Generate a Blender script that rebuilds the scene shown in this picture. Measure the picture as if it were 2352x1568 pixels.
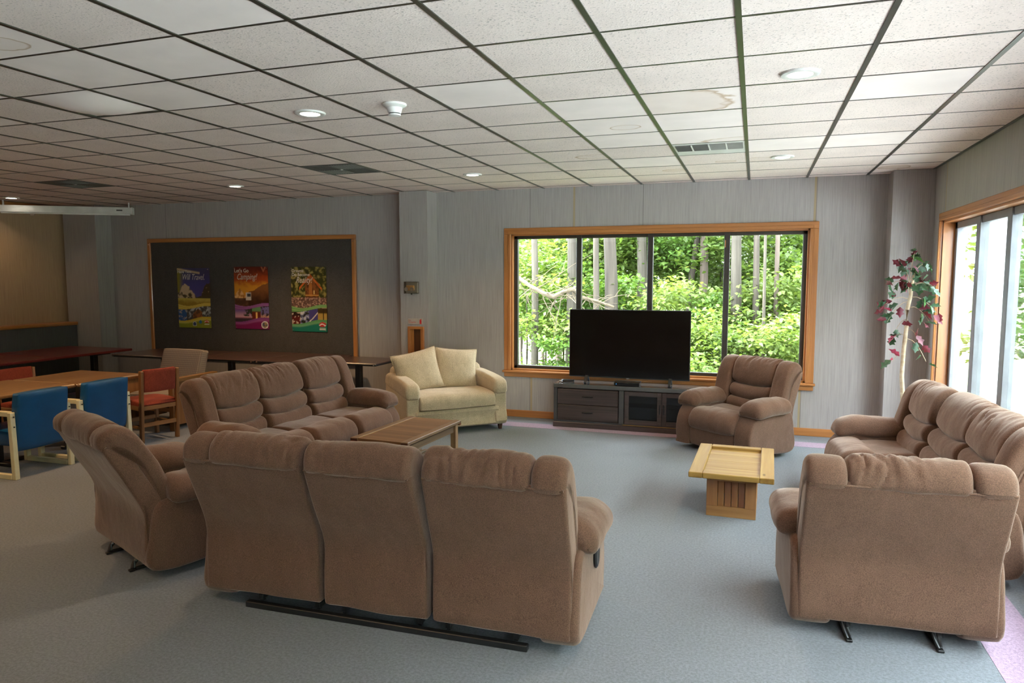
import bpy, bmesh, math, random
from mathutils import Vector, Matrix, Euler, noise
R = math.radians
random.seed(7)
for o in list(bpy.data.objects):
    bpy.data.objects.remove(o)
SC = bpy.context.scene
COL = SC.collection

# ------------------------------------------------------------------ camera
CAMZ = 1.82
CEIL = 2.915
cd = bpy.data.cameras.new('camera'); cam = bpy.data.objects.new('camera', cd); COL.objects.link(cam)
cd.sensor_width = 36; cd.lens = 36 * 1633.74 / 2352; cd.clip_start = 0.05; cd.clip_end = 300
cam.location = (0, 0, CAMZ); cam.rotation_euler = (math.pi / 2 - 0.0912, 0, 0.3286)
SC.camera = cam

# ------------------------------------------------------------------ world, sun, exposure
SKY = 17.5
w = bpy.data.worlds.new('sky'); SC.world = w; w.use_nodes = True
bg = w.node_tree.nodes['Background']
bg.inputs[0].default_value = (0.80, 0.88, 1.0, 1); bg.inputs[1].default_value = SKY
sd = bpy.data.lights.new('sun', 'SUN'); sd.energy = 12; sd.angle = R(1.5); sd.color = (1, 0.93, 0.8)
sun = bpy.data.objects.new('sun', sd); COL.objects.link(sun)
sun.rotation_euler = Vector((-0.66, -0.10, 0.74)).to_track_quat('Z', 'Y').to_euler()
def portal(name, loc, rot, sx, sy):
    l = bpy.data.lights.new(name, 'AREA'); l.shape = 'RECTANGLE'; l.size = sx; l.size_y = sy
    l.cycles.is_portal = True
    o = bpy.data.objects.new(name, l); COL.objects.link(o); o.location = loc; o.rotation_euler = rot
portal('window_portal', (1.95, 2.5, 1.42), (0, R(90), 0), 2.1, 11.2)
portal('window_portal', (-1.2, 8.9, 1.47), (R(-90), 0, 0), 3.6, 1.75)
SC.view_settings.view_transform = 'Standard'; SC.view_settings.look = 'None'
SC.view_settings.gamma = 1; SC.view_settings.use_curve_mapping = False
SC.view_settings.exposure = 0.95
SC.cycles.use_denoising = True
SC.cycles.max_bounces = 9; SC.cycles.diffuse_bounces = 6; SC.cycles.transparent_max_bounces = 12
SC.cycles.sample_clamp_indirect = 8

# ------------------------------------------------------------------ materials
def lin(r, g, b):
    f = lambda c: (c / 255 / 12.92) if c <= 10 else ((c / 255 + 0.055) / 1.055) ** 2.4
    return (f(r), f(g), f(b), 1)
def nm(name):
    m = bpy.data.materials.new(name); m.use_nodes = True
    nt = m.node_tree
    return m, nt, nt.nodes['Principled BSDF']
def N(nt, t, **kw):
    n = nt.nodes.new(t)
    for k, v in kw.items(): setattr(n, k, v)
    return n
def coords(nt, scale=(1, 1, 1), rnd=False, kind='Object'):
    tc = N(nt, 'ShaderNodeTexCoord'); mp = N(nt, 'ShaderNodeMapping')
    src = tc.outputs[kind]
    if rnd:
        oi = N(nt, 'ShaderNodeObjectInfo'); ad = N(nt, 'ShaderNodeVectorMath', operation='MULTIPLY_ADD')
        cx = N(nt, 'ShaderNodeCombineXYZ')
        for i in range(3): nt.links.new(oi.outputs['Random'], cx.inputs[i])
        ad.inputs[1].default_value = (37, 53, 71)
        nt.links.new(cx.outputs[0], ad.inputs[0]); nt.links.new(src, ad.inputs[2]); src = ad.outputs[0]
    mp.inputs['Scale'].default_value = scale
    nt.links.new(src, mp.inputs[0])
    return mp.outputs[0]
def ramp(nt, fac, stops):
    r = N(nt, 'ShaderNodeValToRGB')
    el = r.color_ramp.elements
    while len(el) < len(stops): el.new(0.5)
    for e, (p, c) in zip(el, stops):
        e.position = p; e.color = c if len(c) == 4 else (*c, 1)
    nt.links.new(fac, r.inputs[0])
    return r.outputs[0]
def mixc(nt, fac, a, b, mode='MIX'):
    m = N(nt, 'ShaderNodeMix', data_type='RGBA', blend_type=mode)
    for s, v in ((0, fac), (6, a), (7, b)):
        if hasattr(v, 'is_linked'): nt.links.new(v, m.inputs[s])
        else: m.inputs[s].default_value = v
    return m.outputs[2]
def bump(nt, b, h, strength=0.3, dist=0.01):
    n = N(nt, 'ShaderNodeBump'); n.inputs['Strength'].default_value = strength; n.inputs['Distance'].default_value = dist
    nt.links.new(h, n.inputs['Height']); nt.links.new(n.outputs[0], b.inputs['Normal'])
def noi(nt, vec, scale, detail=4, rough=0.55):
    n = N(nt, 'ShaderNodeTexNoise'); n.inputs['Scale'].default_value = scale
    n.inputs['Detail'].default_value = detail; n.inputs['Roughness'].default_value = rough
    nt.links.new(vec, n.inputs['Vector']); return n.outputs['Fac']
def k(c, f): return (min(1, c[0] * f), min(1, c[1] * f), min(1, c[2] * f), 1)

def flat(name, c, rough=0.5, metal=0.0, emit=None, es=1.0, coat=0.0, var=0.12, vscale=6):
    m, nt, b = nm(name)
    v = coords(nt, rnd=True)
    f = noi(nt, v, vscale)
    nt.links.new(ramp(nt, f, [(0.3, k(c, 1 - var)), (0.7, k(c, 1 + var))]), b.inputs['Base Color'])
    b.inputs['Roughness'].default_value = rough; b.inputs['Metallic'].default_value = metal
    b.inputs['Coat Weight'].default_value = coat
    if emit: b.inputs['Emission Color'].default_value = emit; b.inputs['Emission Strength'].default_value = es
    return m
def wood(name, c1, c2, axis='x', rough=0.45, fine=38, coat=0.0, knots=False, spec=0.5):
    m, nt, b = nm(name)
    sc = {'x': (1.2, fine, fine), 'y': (fine, 1.2, fine), 'z': (fine, fine, 1.2)}[axis]
    f = noi(nt, coords(nt, sc, rnd=True), 1.0, 6, 0.6)
    sc2 = tuple(s * 0.25 for s in sc)
    f2 = noi(nt, coords(nt, sc2, rnd=True), 1.0, 3)
    mx = N(nt, 'ShaderNodeMath', operation='MULTIPLY_ADD'); mx.inputs[1].default_value = 0.55
    h = N(nt, 'ShaderNodeMath', operation='MULTIPLY'); h.inputs[1].default_value = 0.45
    nt.links.new(f2, h.inputs[0]); nt.links.new(f, mx.inputs[0]); nt.links.new(h.outputs[0], mx.inputs[2])
    c = ramp(nt, mx.outputs[0], [(0.36, c2), (0.5, tuple((a + d) / 2 for a, d in zip(c1, c2))), (0.62, c1)])
    if knots:
        vo = N(nt, 'ShaderNodeTexVoronoi'); vo.inputs['Scale'].default_value = 1.0
        ks = {'x': (2.2, 7, 7), 'y': (7, 2.2, 7), 'z': (7, 7, 2.2)}[axis]
        nt.links.new(coords(nt, ks, rnd=True), vo.inputs['Vector'])
        kn = ramp(nt, vo.outputs['Distance'], [(0.03, (1, 1, 1, 1)), (0.1, (0, 0, 0, 1))])
        c = mixc(nt, kn, c, k(c2, 0.45))
    nt.links.new(c, b.inputs['Base Color'])
    b.inputs['Roughness'].default_value = rough; b.inputs['Coat Weight'].default_value = coat
    bump(nt, b, f, 0.12, 0.002)
    b.inputs['Specular IOR Level'].default_value = spec
    return m
def fabric(name, c, c2, pile=900, sheen=0.5, wr=0.35, blot=3.0, ws=9):
    m, nt, b = nm(name)
    v = coords(nt, rnd=True)
    f = noi(nt, v, blot, 4, 0.6)
    g = noi(nt, v, pile * 0.25, 2)
    base = ramp(nt, f, [(0.3, c2), (0.68, c)])
    base = mixc(nt, 0.30, base, ramp(nt, noi(nt, coords(nt, (1, 1, 0.5), rnd=True), blot * 4, 5, 0.7), [(0.35, k(c, 0.6)), (0.65, k(c, 1.45))]))
    base = mixc(nt, 0.45, base, ramp(nt, g, [(0.36, k(c, 0.45)), (0.64, k(c, 1.6))]))
    nt.links.new(base, b.inputs['Base Color'])
    b.inputs['Roughness'].default_value = 0.92
    b.inputs['Specular IOR Level'].default_value = 0.15
    b.inputs['Sheen Weight'].default_value = sheen; b.inputs['Sheen Roughness'].default_value = 0.45
    b.inputs['Sheen Tint'].default_value = (0.9, 0.75, 0.65, 1)
    w1 = noi(nt, v, ws, 3, 0.5)
    a = N(nt, 'ShaderNodeMath', operation='MULTIPLY_ADD'); a.inputs[1].default_value = 0.10
    nt.links.new(g, a.inputs[0]); nt.links.new(w1, a.inputs[2])
    bump(nt, b, a.outputs[0], wr, 0.02)
    return m

M = {}
M['brown'] = fabric('brown_plush', (0.136, 0.074, 0.049, 1), (0.090, 0.046, 0.029, 1), sheen=0.42)
M['cream'] = fabric('cream_plush', (0.50, 0.405, 0.275, 1), (0.43, 0.34, 0.22, 1), sheen=0.35, wr=0.25)
M['red_cloth'] = fabric('red_cloth', (0.24, 0.045, 0.025, 1), (0.17, 0.028, 0.015, 1), sheen=0.1, wr=0.15, blot=14)
M['black'] = flat('black_metal', (0.012, 0.012, 0.013, 1), 0.4)
M['blackplastic'] = flat('black_plastic', (0.015, 0.015, 0.016, 1), 0.3)
M['white_metal'] = flat('white_enamel', (0.72, 0.72, 0.70, 1), 0.35)
M['white_plastic'] = flat('white_plastic', (0.82, 0.82, 0.80, 1), 0.35)
M['trim_x'] = wood('stained_trim_x', (0.50, 0.21, 0.06, 1), (0.36, 0.135, 0.035, 1), 'x', 0.38, 30, 0.2)
M['trim_y'] = wood('stained_trim_y', (0.50, 0.21, 0.06, 1), (0.36, 0.135, 0.035, 1), 'y', 0.38, 30, 0.2)
M['trim_z'] = wood('stained_trim_z', (0.50, 0.21, 0.06, 1), (0.36, 0.135, 0.035, 1), 'z', 0.38, 30, 0.2)
M['bronze'] = flat('dark_bronze_frame', (0.055, 0.048, 0.04, 1), 0.4, 0.3)
M['greyalu'] = flat('grey_aluminium_frame', (0.17, 0.175, 0.19, 1), 0.4, 0.2)
M['tbar'] = flat('dark_ceiling_grid', (0.10, 0.10, 0.08, 1), 0.32, 0.65)
M['pine_x'] = wood('yellow_pine_x', (0.36, 0.225, 0.062, 1), (0.25, 0.135, 0.032, 1), 'x', 0.6, 26, 0.0, True, 0.2)
M['pine_y'] = wood('yellow_pine_y', (0.36, 0.225, 0.062, 1), (0.25, 0.135, 0.032, 1), 'y', 0.6, 26, 0.0, True, 0.2)
M['pine_z'] = wood('yellow_pine_z', (0.44, 0.21, 0.07, 1), (0.24, 0.085, 0.024, 1), 'z', 0.5, 15, 0.1)
M['pine_rx'] = wood('orange_pine_x', (0.42, 0.21, 0.07, 1), (0.25, 0.10, 0.03, 1), 'x', 0.5, 15)
M['pine_ry'] = wood('orange_pine_y', (0.42, 0.21, 0.07, 1), (0.25, 0.10, 0.03, 1), 'y', 0.5, 15)
M['pine_dark'] = wood('red_pine_z', (0.36, 0.15, 0.055, 1), (0.15, 0.045, 0.015, 1), 'z', 0.5, 15, 0.1)
M['teak_x'] = wood('weathered_teak_x', (0.225, 0.125, 0.062, 1), (0.13, 0.068, 0.033, 1), 'x', 0.6, 30, spec=0.25)
M['teak_y'] = wood('weathered_teak_y', (0.225, 0.135, 0.068, 1), (0.13, 0.072, 0.035, 1), 'y', 0.5, 30)
M['teak_z'] = wood('weathered_teak_z', (0.33, 0.19, 0.09, 1), (0.22, 0.115, 0.055, 1), 'z', 0.5, 30)
M['teak_edge'] = wood('reddish_teak_edge', (0.34, 0.13, 0.045, 1), (0.22, 0.08, 0.03, 1), 'x', 0.45, 30)
M['oak_y'] = wood('oak_laminate_y', (0.27, 0.145, 0.05, 1), (0.18, 0.085, 0.027, 1), 'y', 0.35, 24, 0.2)
M['oak_x'] = wood('oak_laminate_x', (0.28, 0.13, 0.04, 1), (0.19, 0.08, 0.022, 1), 'x', 0.4, 24, 0.2)
M['oak_z'] = wood('oak_chair_wood', (0.27, 0.125, 0.04, 1), (0.18, 0.075, 0.022, 1), 'z', 0.4, 24, 0.2)
M['espresso'] = wood('espresso_veneer', (0.082, 0.056, 0.052, 1), (0.040, 0.027, 0.025, 1), 'x', 0.4, 40)
M['charcoal'] = flat('charcoal_laminate', (0.072, 0.068, 0.069, 1), 0.35)
M['charcoal_top'] = flat('charcoal_laminate_top', (0.085, 0.083, 0.08, 1), 0.16, coat=1.0)
M['mahogany'] = flat('red_laminate', (0.17, 0.022, 0.02, 1), 0.3, coat=0.3)
M['walnut'] = wood('dark_walnut_laminate', (0.085, 0.045, 0.036, 1), (0.06, 0.03, 0.025, 1), 'x', 0.3, 30, 0.3)
M['bluevinyl'] = flat('blue_vinyl', (0.002, 0.068, 0.19, 1), 0.32, coat=0.15)
M['creamwood'] = flat('cream_painted_wood', (0.68, 0.60, 0.38, 1), 0.5)
M['screen'] = flat('tv_screen_glass', (0.004, 0.0035, 0.0035, 1), 0.12, var=0.02)
M['chrome'] = flat('bright_metal', (0.7, 0.7, 0.7, 1), 0.25, 1.0)
M['paper'] = flat('white_paper', (0.8, 0.8, 0.8, 1), 0.5)
M['red'] = flat('sign_red', (0.55, 0.02, 0.02, 1), 0.5)
M['signplate'] = flat('beige_sign_plate', (0.45, 0.40, 0.33, 1), 0.4)
M['lens'] = flat('lamp_lens', (1, 0.95, 0.85, 1), 0.4, emit=(1.0, 0.90, 0.74, 1), es=14)
M['bark'] = wood('birch_stem', (0.50, 0.40, 0.28, 1), (0.34, 0.25, 0.16, 1), 'x', 0.8, 30)
M['soil'] = flat('soil', (0.06, 0.04, 0.03, 1), 0.9)
M['basket'] = flat('wicker_pot', (0.25, 0.15, 0.07, 1), 0.8)
M['dkfoot'] = flat('dark_wood_foot', (0.07, 0.025, 0.015, 1), 0.4)
M['grille'] = flat('vent_dark', (0.12, 0.118, 0.105, 1), 0.6)
M['grille2'] = flat('vent_light', (0.27, 0.265, 0.24, 1), 0.5)

def m_glass(name, tint, refl=0.06):
    m = bpy.data.materials.new(name); m.use_nodes = True; nt = m.node_tree; nt.nodes.clear()
    out = N(nt, 'ShaderNodeOutputMaterial'); mx = N(nt, 'ShaderNodeMixShader')
    tr = N(nt, 'ShaderNodeBsdfTransparent'); gl = N(nt, 'ShaderNodeBsdfGlossy'); fr = N(nt, 'ShaderNodeFresnel')
    tr.inputs[0].default_value = tint; gl.inputs['Roughness'].default_value = 0.02; 
    ge = N(nt, 'ShaderNodeNewGeometry'); io = N(nt, 'ShaderNodeMapRange'); io.inputs[3].default_value = 1.45; io.inputs[4].default_value = 1 / 1.45
    nt.links.new(ge.outputs['Backfacing'], io.inputs[0]); nt.links.new(io.outputs[0], fr.inputs[0])
    nt.links.new(fr.outputs[0], mx.inputs[0]); nt.links.new(tr.outputs[0], mx.inputs[1]); nt.links.new(gl.outputs[0], mx.inputs[2])
    nt.links.new(mx.outputs[0], out.inputs[0]); return m
M['glass'] = m_glass('window_glass', (0.95, 0.97, 0.95, 1))
M['smoked'] = m_glass('smoked_glass', (0.38, 0.39, 0.40, 1))
M['clear'] = m_glass('clear_plastic', (0.85, 0.84, 0.82, 1))

def m_wall(name, c, seams=(), stains=(), axis=0):
    m, nt, b = nm(name)
    tc = N(nt, 'ShaderNodeTexCoord'); v = tc.outputs['Object']
    def mp(s):
        n = N(nt, 'ShaderNodeMapping'); n.inputs['Scale'].default_value = s; nt.links.new(v, n.inputs[0]); return n.outputs[0]
    f = noi(nt, mp((110, 110, 2.2)), 1.0, 3, 0.7)
    g = noi(nt, mp((1, 1, 0.5)), 1.3, 3)
    col = ramp(nt, f, [(0.32, k(c, 0.70)), (0.5, c), (0.68, k(c, 1.22))])
    col = mixc(nt, 0.5, col, ramp(nt, g, [(0.3, k(c, 0.88)), (0.7, k(c, 1.08))]), 'MIX')
    sx = N(nt, 'ShaderNodeSeparateXYZ'); nt.links.new(v, sx.inputs[0])
    for (x, z0, z1), wdt, cc in [(s, 0.004, (0.10, 0.095, 0.09, 1)) for s in seams] + [(s, 0.016, (0.40, 0.30, 0.13, 1)) for s in stains]:
        a = N(nt, 'ShaderNodeMath', operation='SUBTRACT'); a.inputs[1].default_value = x; nt.links.new(sx.outputs[axis], a.inputs[0])
        a2 = N(nt, 'ShaderNodeMath', operation='ABSOLUTE'); nt.links.new(a.outputs[0], a2.inputs[0])
        l = N(nt, 'ShaderNodeMapRange'); l.inputs[1].default_value = wdt * 0.4; l.inputs[2].default_value = wdt
        l.inputs[3].default_value = 0.75; l.inputs[4].default_value = 0
        nt.links.new(a2.outputs[0], l.inputs[0])
        fac = l.outputs[0]
        for val, op in ((z0, 'GREATER_THAN'), (z1, 'LESS_THAN')):
            q = N(nt, 'ShaderNodeMath', operation=op); q.inputs[1].default_value = val; nt.links.new(sx.outputs[2], q.inputs[0])
            p = N(nt, 'ShaderNodeMath', operation='MULTIPLY'); nt.links.new(fac, p.inputs[0]); nt.links.new(q.outputs[0], p.inputs[1]); fac = p.outputs[0]
        col = mixc(nt, fac, col, cc)
    nt.links.new(col, b.inputs['Base Color'])
    b.inputs['Roughness'].default_value = 0.75; b.inputs['Specular IOR Level'].default_value = 0.25
    bump(nt, b, f, 0.15, 0.003)
    return m
WC = (0.385, 0.36, 0.345, 1)
M['wall_b'] = m_wall('wallpaper_back', WC, [(-2.72, 2.40, 3), (-1.30, 2.40, 3), (0.62, 2.40, 3), (-2.72, 0, 0.56), (0.53, 0, 0.56), (-8.55, 2.3, 3), (1.0, 0, 0)],
                   [(-2.15, 2.40, 3), (0.605, 2.40, 3), (-2.70, 0, 0.56), (0.515, 0, 0.56)])
M['wall'] = m_wall('wallpaper', WC, [(8.0, 2.45, 3)], [(7.95, 2.45, 3)], 1)
M['wall_brown'] = m_wall('wallpaper_tan', (0.48, 0.33, 0.21, 1))
M['wainscot'] = m_wall('grey_carpet_panel', (0.115, 0.12, 0.125, 1))

def m_carpet(name, c):
    m, nt, b = nm(name)
    tc = N(nt, 'ShaderNodeTexCoord'); v = tc.outputs['Object']
    f = noi(nt, v, 260, 3, 0.7); g = noi(nt, v, 1.1, 4); h = noi(nt, v, 70, 3, 0.75)
    col = ramp(nt, f, [(0.33, k(c, 0.55)), (0.5, c), (0.67, k(c, 1.5))])
    col = mixc(nt, 0.45, col, ramp(nt, g, [(0.3, k(c, 0.86)), (0.7, k(c, 1.12))]))
    col = mixc(nt, 0.42, col, ramp(nt, h, [(0.38, k(c, 0.55)), (0.62, k(c, 1.55))]))
    nt.links.new(col, b.inputs['Base Color']); b.inputs['Roughness'].default_value = 0.95
    b.inputs['Specular IOR Level'].default_value = 0.1
    b.inputs['Sheen Weight'].default_value = 0.25
    bump(nt, b, f, 0.5, 0.006)
    return m
M['carpet'] = m_carpet('grey_carpet', (0.152, 0.163, 0.186, 1))
M['mauve'] = m_carpet('mauve_carpet', (0.33, 0.225, 0.31, 1))

def m_tile(name, speckle=True, stains=()):
    m, nt, b = nm(name)
    c = (0.83, 0.725, 0.685, 1) if speckle else (0.91, 0.82, 0.79, 1)
    v = coords(nt, rnd=True)
    g = noi(nt, v, 3, 3)
    col = ramp(nt, g, [(0.3, k(c, 0.94)), (0.7, k(c, 1.03))])
    if speckle:
        n2 = noi(nt, v, 95, 2, 0.5)
        sp = ramp(nt, n2, [(0.60, (0, 0, 0, 1)), (0.68, (1, 1, 1, 1))])
        col = mixc(nt, sp, col, k(c, 0.62))
        n3 = noi(nt, v, 150, 2, 0.5)
        col = mixc(nt, ramp(nt, n3, [(0.64, (0, 0, 0, 1)), (0.72, (1, 1, 1, 1))]), col, k(c, 1.22))
        bump(nt, b, n2, 0.35, 0.006)
    tc = N(nt, 'ShaderNodeTexCoord')
    nz = noi(nt, tc.outputs['Object'], 7, 3)
    for (sx, sy, rx, ry, fill) in stains:
        mp = N(nt, 'ShaderNodeMapping'); mp.vector_type = 'POINT'
        mp.inputs['Location'].default_value = (-sx / rx, -sy / ry, 0); mp.inputs['Scale'].default_value = (1 / rx, 1 / ry, 0)
        nt.links.new(tc.outputs['Object'], mp.inputs[0])
        ln = N(nt, 'ShaderNodeVectorMath', operation='LENGTH'); nt.links.new(mp.outputs[0], ln.inputs[0])
        ad = N(nt, 'ShaderNodeMath', operation='MULTIPLY_ADD'); ad.inputs[1].default_value = 0.5
        nt.links.new(nz, ad.inputs[0]); nt.links.new(ln.outputs['Value'], ad.inputs[2])
        rg = ramp(nt, ad.outputs[0], [(0.0, (fill, fill, fill, 1)), (0.86, (fill * 1.2,) * 3 + (1,)), (0.95, (0.75, 0.75, 0.75, 1)), (1.0, (0, 0, 0, 1))])
        sc2 = N(nt, 'ShaderNodeMath', operation='MULTIPLY'); sc2.inputs[1].default_value = 0.8
        nt.links.new(ad.outputs[0], sc2.inputs[0])
        nt.links.new(sc2.outputs[0], rg.node.inputs[0])
        col = mixc(nt, rg, col, (0.46, 0.30, 0.16, 1))
    nt.links.new(col, b.inputs['Base Color']); b.inputs['Roughness'].default_value = 0.85
    b.inputs['Specular IOR Level'].default_value = 0.2
    return m

# ------------------------------------------------------------------ geometry helpers
class MB:
    def __init__(s): s.v = []; s.f = []
    def add(s, vs, fs, mat=None):
        n = len(s.v)
        s.v += [tuple(mat @ Vector(p)) if mat is not None else tuple(p) for p in vs]
        s.f += [tuple(i + n for i in f) for f in fs]
    def box(s, c, d, bev=0.0, rot=None):
        x, y, z = (q / 2 for q in d)
        mt = Matrix.Translation(c)
        if rot is not None: mt = mt @ Euler(rot).to_matrix().to_4x4()
        b = min(bev, x * 0.9, y * 0.9, z * 0.9)
        if b <= 0:
            vs = [(sx * x, sy * y, sz * z) for sz in (-1, 1) for sy in (-1, 1) for sx in (-1, 1)]
            s.add(vs, [(0, 2, 3, 1), (4, 5, 7, 6), (0, 1, 5, 4), (2, 6, 7, 3), (0, 4, 6, 2), (1, 3, 7, 5)], mt); return s
        vs = []; idx = {}
        for sx in (-1, 1):
            for sy in (-1, 1):
                for sz in (-1, 1):
                    idx[sx, sy, sz] = len(vs)
                    vs += [(sx * x, sy * (y - b), sz * (z - b)), (sx * (x - b), sy * y, sz * (z - b)), (sx * (x - b), sy * (y - b), sz * z)]
        fs = []
        I = lambda a, k_: idx[a] + k_
        for sg in (-1, 1):
            q = [(sg, -1, -1), (sg, 1, -1), (sg, 1, 1), (sg, -1, 1)]; fs.append([I(a, 0) for a in (q if sg > 0 else q[::-1])])
            q = [(-1, sg, -1), (1, sg, -1), (1, sg, 1), (-1, sg, 1)]; fs.append([I(a, 1) for a in (q[::-1] if sg > 0 else q)])
            q = [(-1, -1, sg), (1, -1, sg), (1, 1, sg), (-1, 1, sg)]; fs.append([I(a, 2) for a in (q if sg > 0 else q[::-1])])
        for a in (-1, 1):
            for c_ in (-1, 1):
                f = [I((a, c_, -1), 0), I((a, c_, -1), 1), I((a, c_, 1), 1), I((a, c_, 1), 0)]; fs.append(f if a * c_ > 0 else f[::-1])
                f = [I((a, -1, c_), 0), I((a, 1, c_), 0), I((a, 1, c_), 2), I((a, -1, c_), 2)]; fs.append(f if a * c_ > 0 else f[::-1])
                f = [I((-1, a, c_), 1), I((-1, a, c_), 2), I((1, a, c_), 2), I((1, a, c_), 1)]; fs.append(f if a * c_ > 0 else f[::-1])
                for e in (-1, 1):
                    f = [I((a, c_, e), 0), I((a, c_, e), 1), I((a, c_, e), 2)]; fs.append(f if a * c_ * e > 0 else f[::-1])
        s.add(vs, fs, mt); return s
    def lathe(s, prof, n=24, mat=None):
        vs = []; fs = []
        for (r, z) in prof:
            for i in range(n):
                a = 2 * math.pi * i / n; vs.append((r * math.cos(a), r * math.sin(a), z))
        for j in range(len(prof) - 1):
            for i in range(n):
                a = j * n + i; b_ = j * n + (i + 1) % n; fs.append((a, b_, b_ + n, a + n))
        fs.append(tuple(range(n))[::-1]); fs.append(tuple(range((len(prof) - 1) * n, len(prof) * n)))
        s.add(vs, fs, mat); return s
    def cyl(s, c, r, h, n=20, mat=None):
        return s.lathe([(r, -h / 2), (r, h / 2)], n, Matrix.Translation(c) @ (mat or Matrix()))
    def tube(s, pts, r, n=8):
        pts = [Vector(p) for p in pts]; rs = r if isinstance(r, (list, tuple)) else [r] * len(pts)
        vs = []; fs = []; up = Vector((0, 0, 1))
        for i, p in enumerate(pts):
            t = (pts[min(i + 1, len(pts) - 1)] - pts[max(i - 1, 0)]).normalized()
            a = t.cross(up)
            if a.length < 0.05: a = t.cross(Vector((1, 0, 0)))
            a.normalize(); b_ = t.cross(a)
            for j in range(n):
                q = 2 * math.pi * j / n
                vs.append(tuple(p + (a * math.cos(q) + b_ * math.sin(q)) * rs[i]))
        for i in range(len(pts) - 1):
            for j in range(n):
                a0 = i * n + j; a1 = i * n + (j + 1) % n; fs.append((a0, a0 + n, a1 + n, a1))
        fs.append(tuple(range(n))); fs.append(tuple(range((len(pts) - 1) * n, len(pts) * n))[::-1])
        s.add(vs, fs); return s
    def prism(s, poly, z0, z1, mat=None):
        n = len(poly); vs = [(x, y, z0) for x, y in poly] + [(x, y, z1) for x, y in poly]
        fs = [tuple(range(n))[::-1], tuple(range(n, 2 * n))] + [(i, (i + 1) % n, n + (i + 1) % n, n + i) for i in range(n)]
        s.add(vs, fs, mat); return s

def resample(pts, n):
    m = len(pts); dense = []
    for i in range(m):
        p0, p1, p2, p3 = (Vector(pts[(i + j - 1) % m]) for j in range(4))
        for j in range(12):
            t = j / 12
            dense.append(0.5 * ((2 * p1) + (p2 - p0) * t + (2 * p0 - 5 * p1 + 4 * p2 - p3) * t * t + (3 * p1 - p0 - 3 * p2 + p3) * t ** 3))
    L = [0.0]
    for i in range(len(dense)): L.append(L[-1] + (dense[(i + 1) % len(dense)] - dense[i]).length)
    out = []; j = 0
    for i in range(n):
        s = L[-1] * i / n
        while L[j + 1] < s: j += 1
        u = (s - L[j]) / max(1e-9, L[j + 1] - L[j])
        out.append(dense[j].lerp(dense[(j + 1) % len(dense)], u))
    return out
def puff(mb, prof, x0, x1, r0=0.05, r1=None, n=44, nx=12, bulge=0.0, amp=0.004, fq=5.0, wr=0.0, wf=(26, 4, 4), seed=0, axis='x', tf=None, wmask=None):
    """soft cushion: a closed side profile swept across x with rounded ends, slight lumps and folds"""
    if r1 is None: r1 = r0
    P = resample(prof, n)
    ar = sum(P[i].x * P[(i + 1) % n].y - P[(i + 1) % n].x * P[i].y for i in range(n))
    sg = 1 if ar > 0 else -1
    Nn = []
    for i in range(n):
        t = (P[(i + 1) % n] - P[i - 1]).normalized(); Nn.append(Vector((t.y, -t.x)) * sg)
    st = []
    for i in range(6):
        a = R(90 - 18 * i); st.append((x0 + r0 - r0 * math.sin(a), r0 - r0 * math.cos(a)))
    for i in range(1, nx): st.append((x0 + r0 + (x1 - x0 - r0 - r1) * i / nx, 0))
    for i in range(6):
        a = R(18 * i); st.append((x1 - r1 + r1 * math.sin(a), r1 - r1 * math.cos(a)))
    vs = []; fs = []; so = Vector((seed * 13.7, seed * 5.1, seed * 9.3))
    def put(x, y, z, nrm, u):
        p = Vector((x, y, z) if axis == 'x' else (y, x, z))
        nv = Vector((0, nrm.x, nrm.y) if axis == 'x' else (nrm.x, 0, nrm.y))
        q = p * fq + so
        dd = amp * noise.noise(q)
        if wr:
            pw0 = p + 0.05 * noise.noise_vector(p * 4 + so)
            wv = noise.noise(Vector((pw0.x * wf[0], pw0.y * wf[1], pw0.z * wf[2])) + so)
            dd -= wr * max(0, 1 - abs(wv) * 3.2) * (wmask(p) if wmask else 1) * max(0.0, min(1, 0.35 + 1.6 * noise.noise(p * 2.6 + so)))
        p = p + nv * dd
        if tf: p = Vector(tf(p))
        vs.append(tuple(p))
    for (x, ins) in st:
        u = 2 * (x - x0) / (x1 - x0) - 1; bl = bulge * (1 - u * u)
        for i in range(n):
            q = P[i] + Nn[i] * (bl - ins); put(x, q.x, q.y, Nn[i], u)
    m = len(st); c = sum(P, Vector((0, 0))) / n
    flip = (sg > 0) == (axis == 'x')
    for j in range(m - 1):
        for i in range(n):
            a = j * n + i; b_ = j * n + (i + 1) % n
            f = (a, b_, b_ + n, a + n); fs.append(f if not flip else f[::-1])
    for j, x in ((0, x0), (m - 1, x1)):
        put(x, c.x, c.y, Vector((0, 0)), 0); ci = len(vs) - 1
        for i in range(n):
            f = (j * n + i, j * n + (i + 1) % n, ci)
            if (j == 0) != flip: f = f[::-1]
            fs.append(f)
    mb.add(vs, fs); return mb

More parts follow.
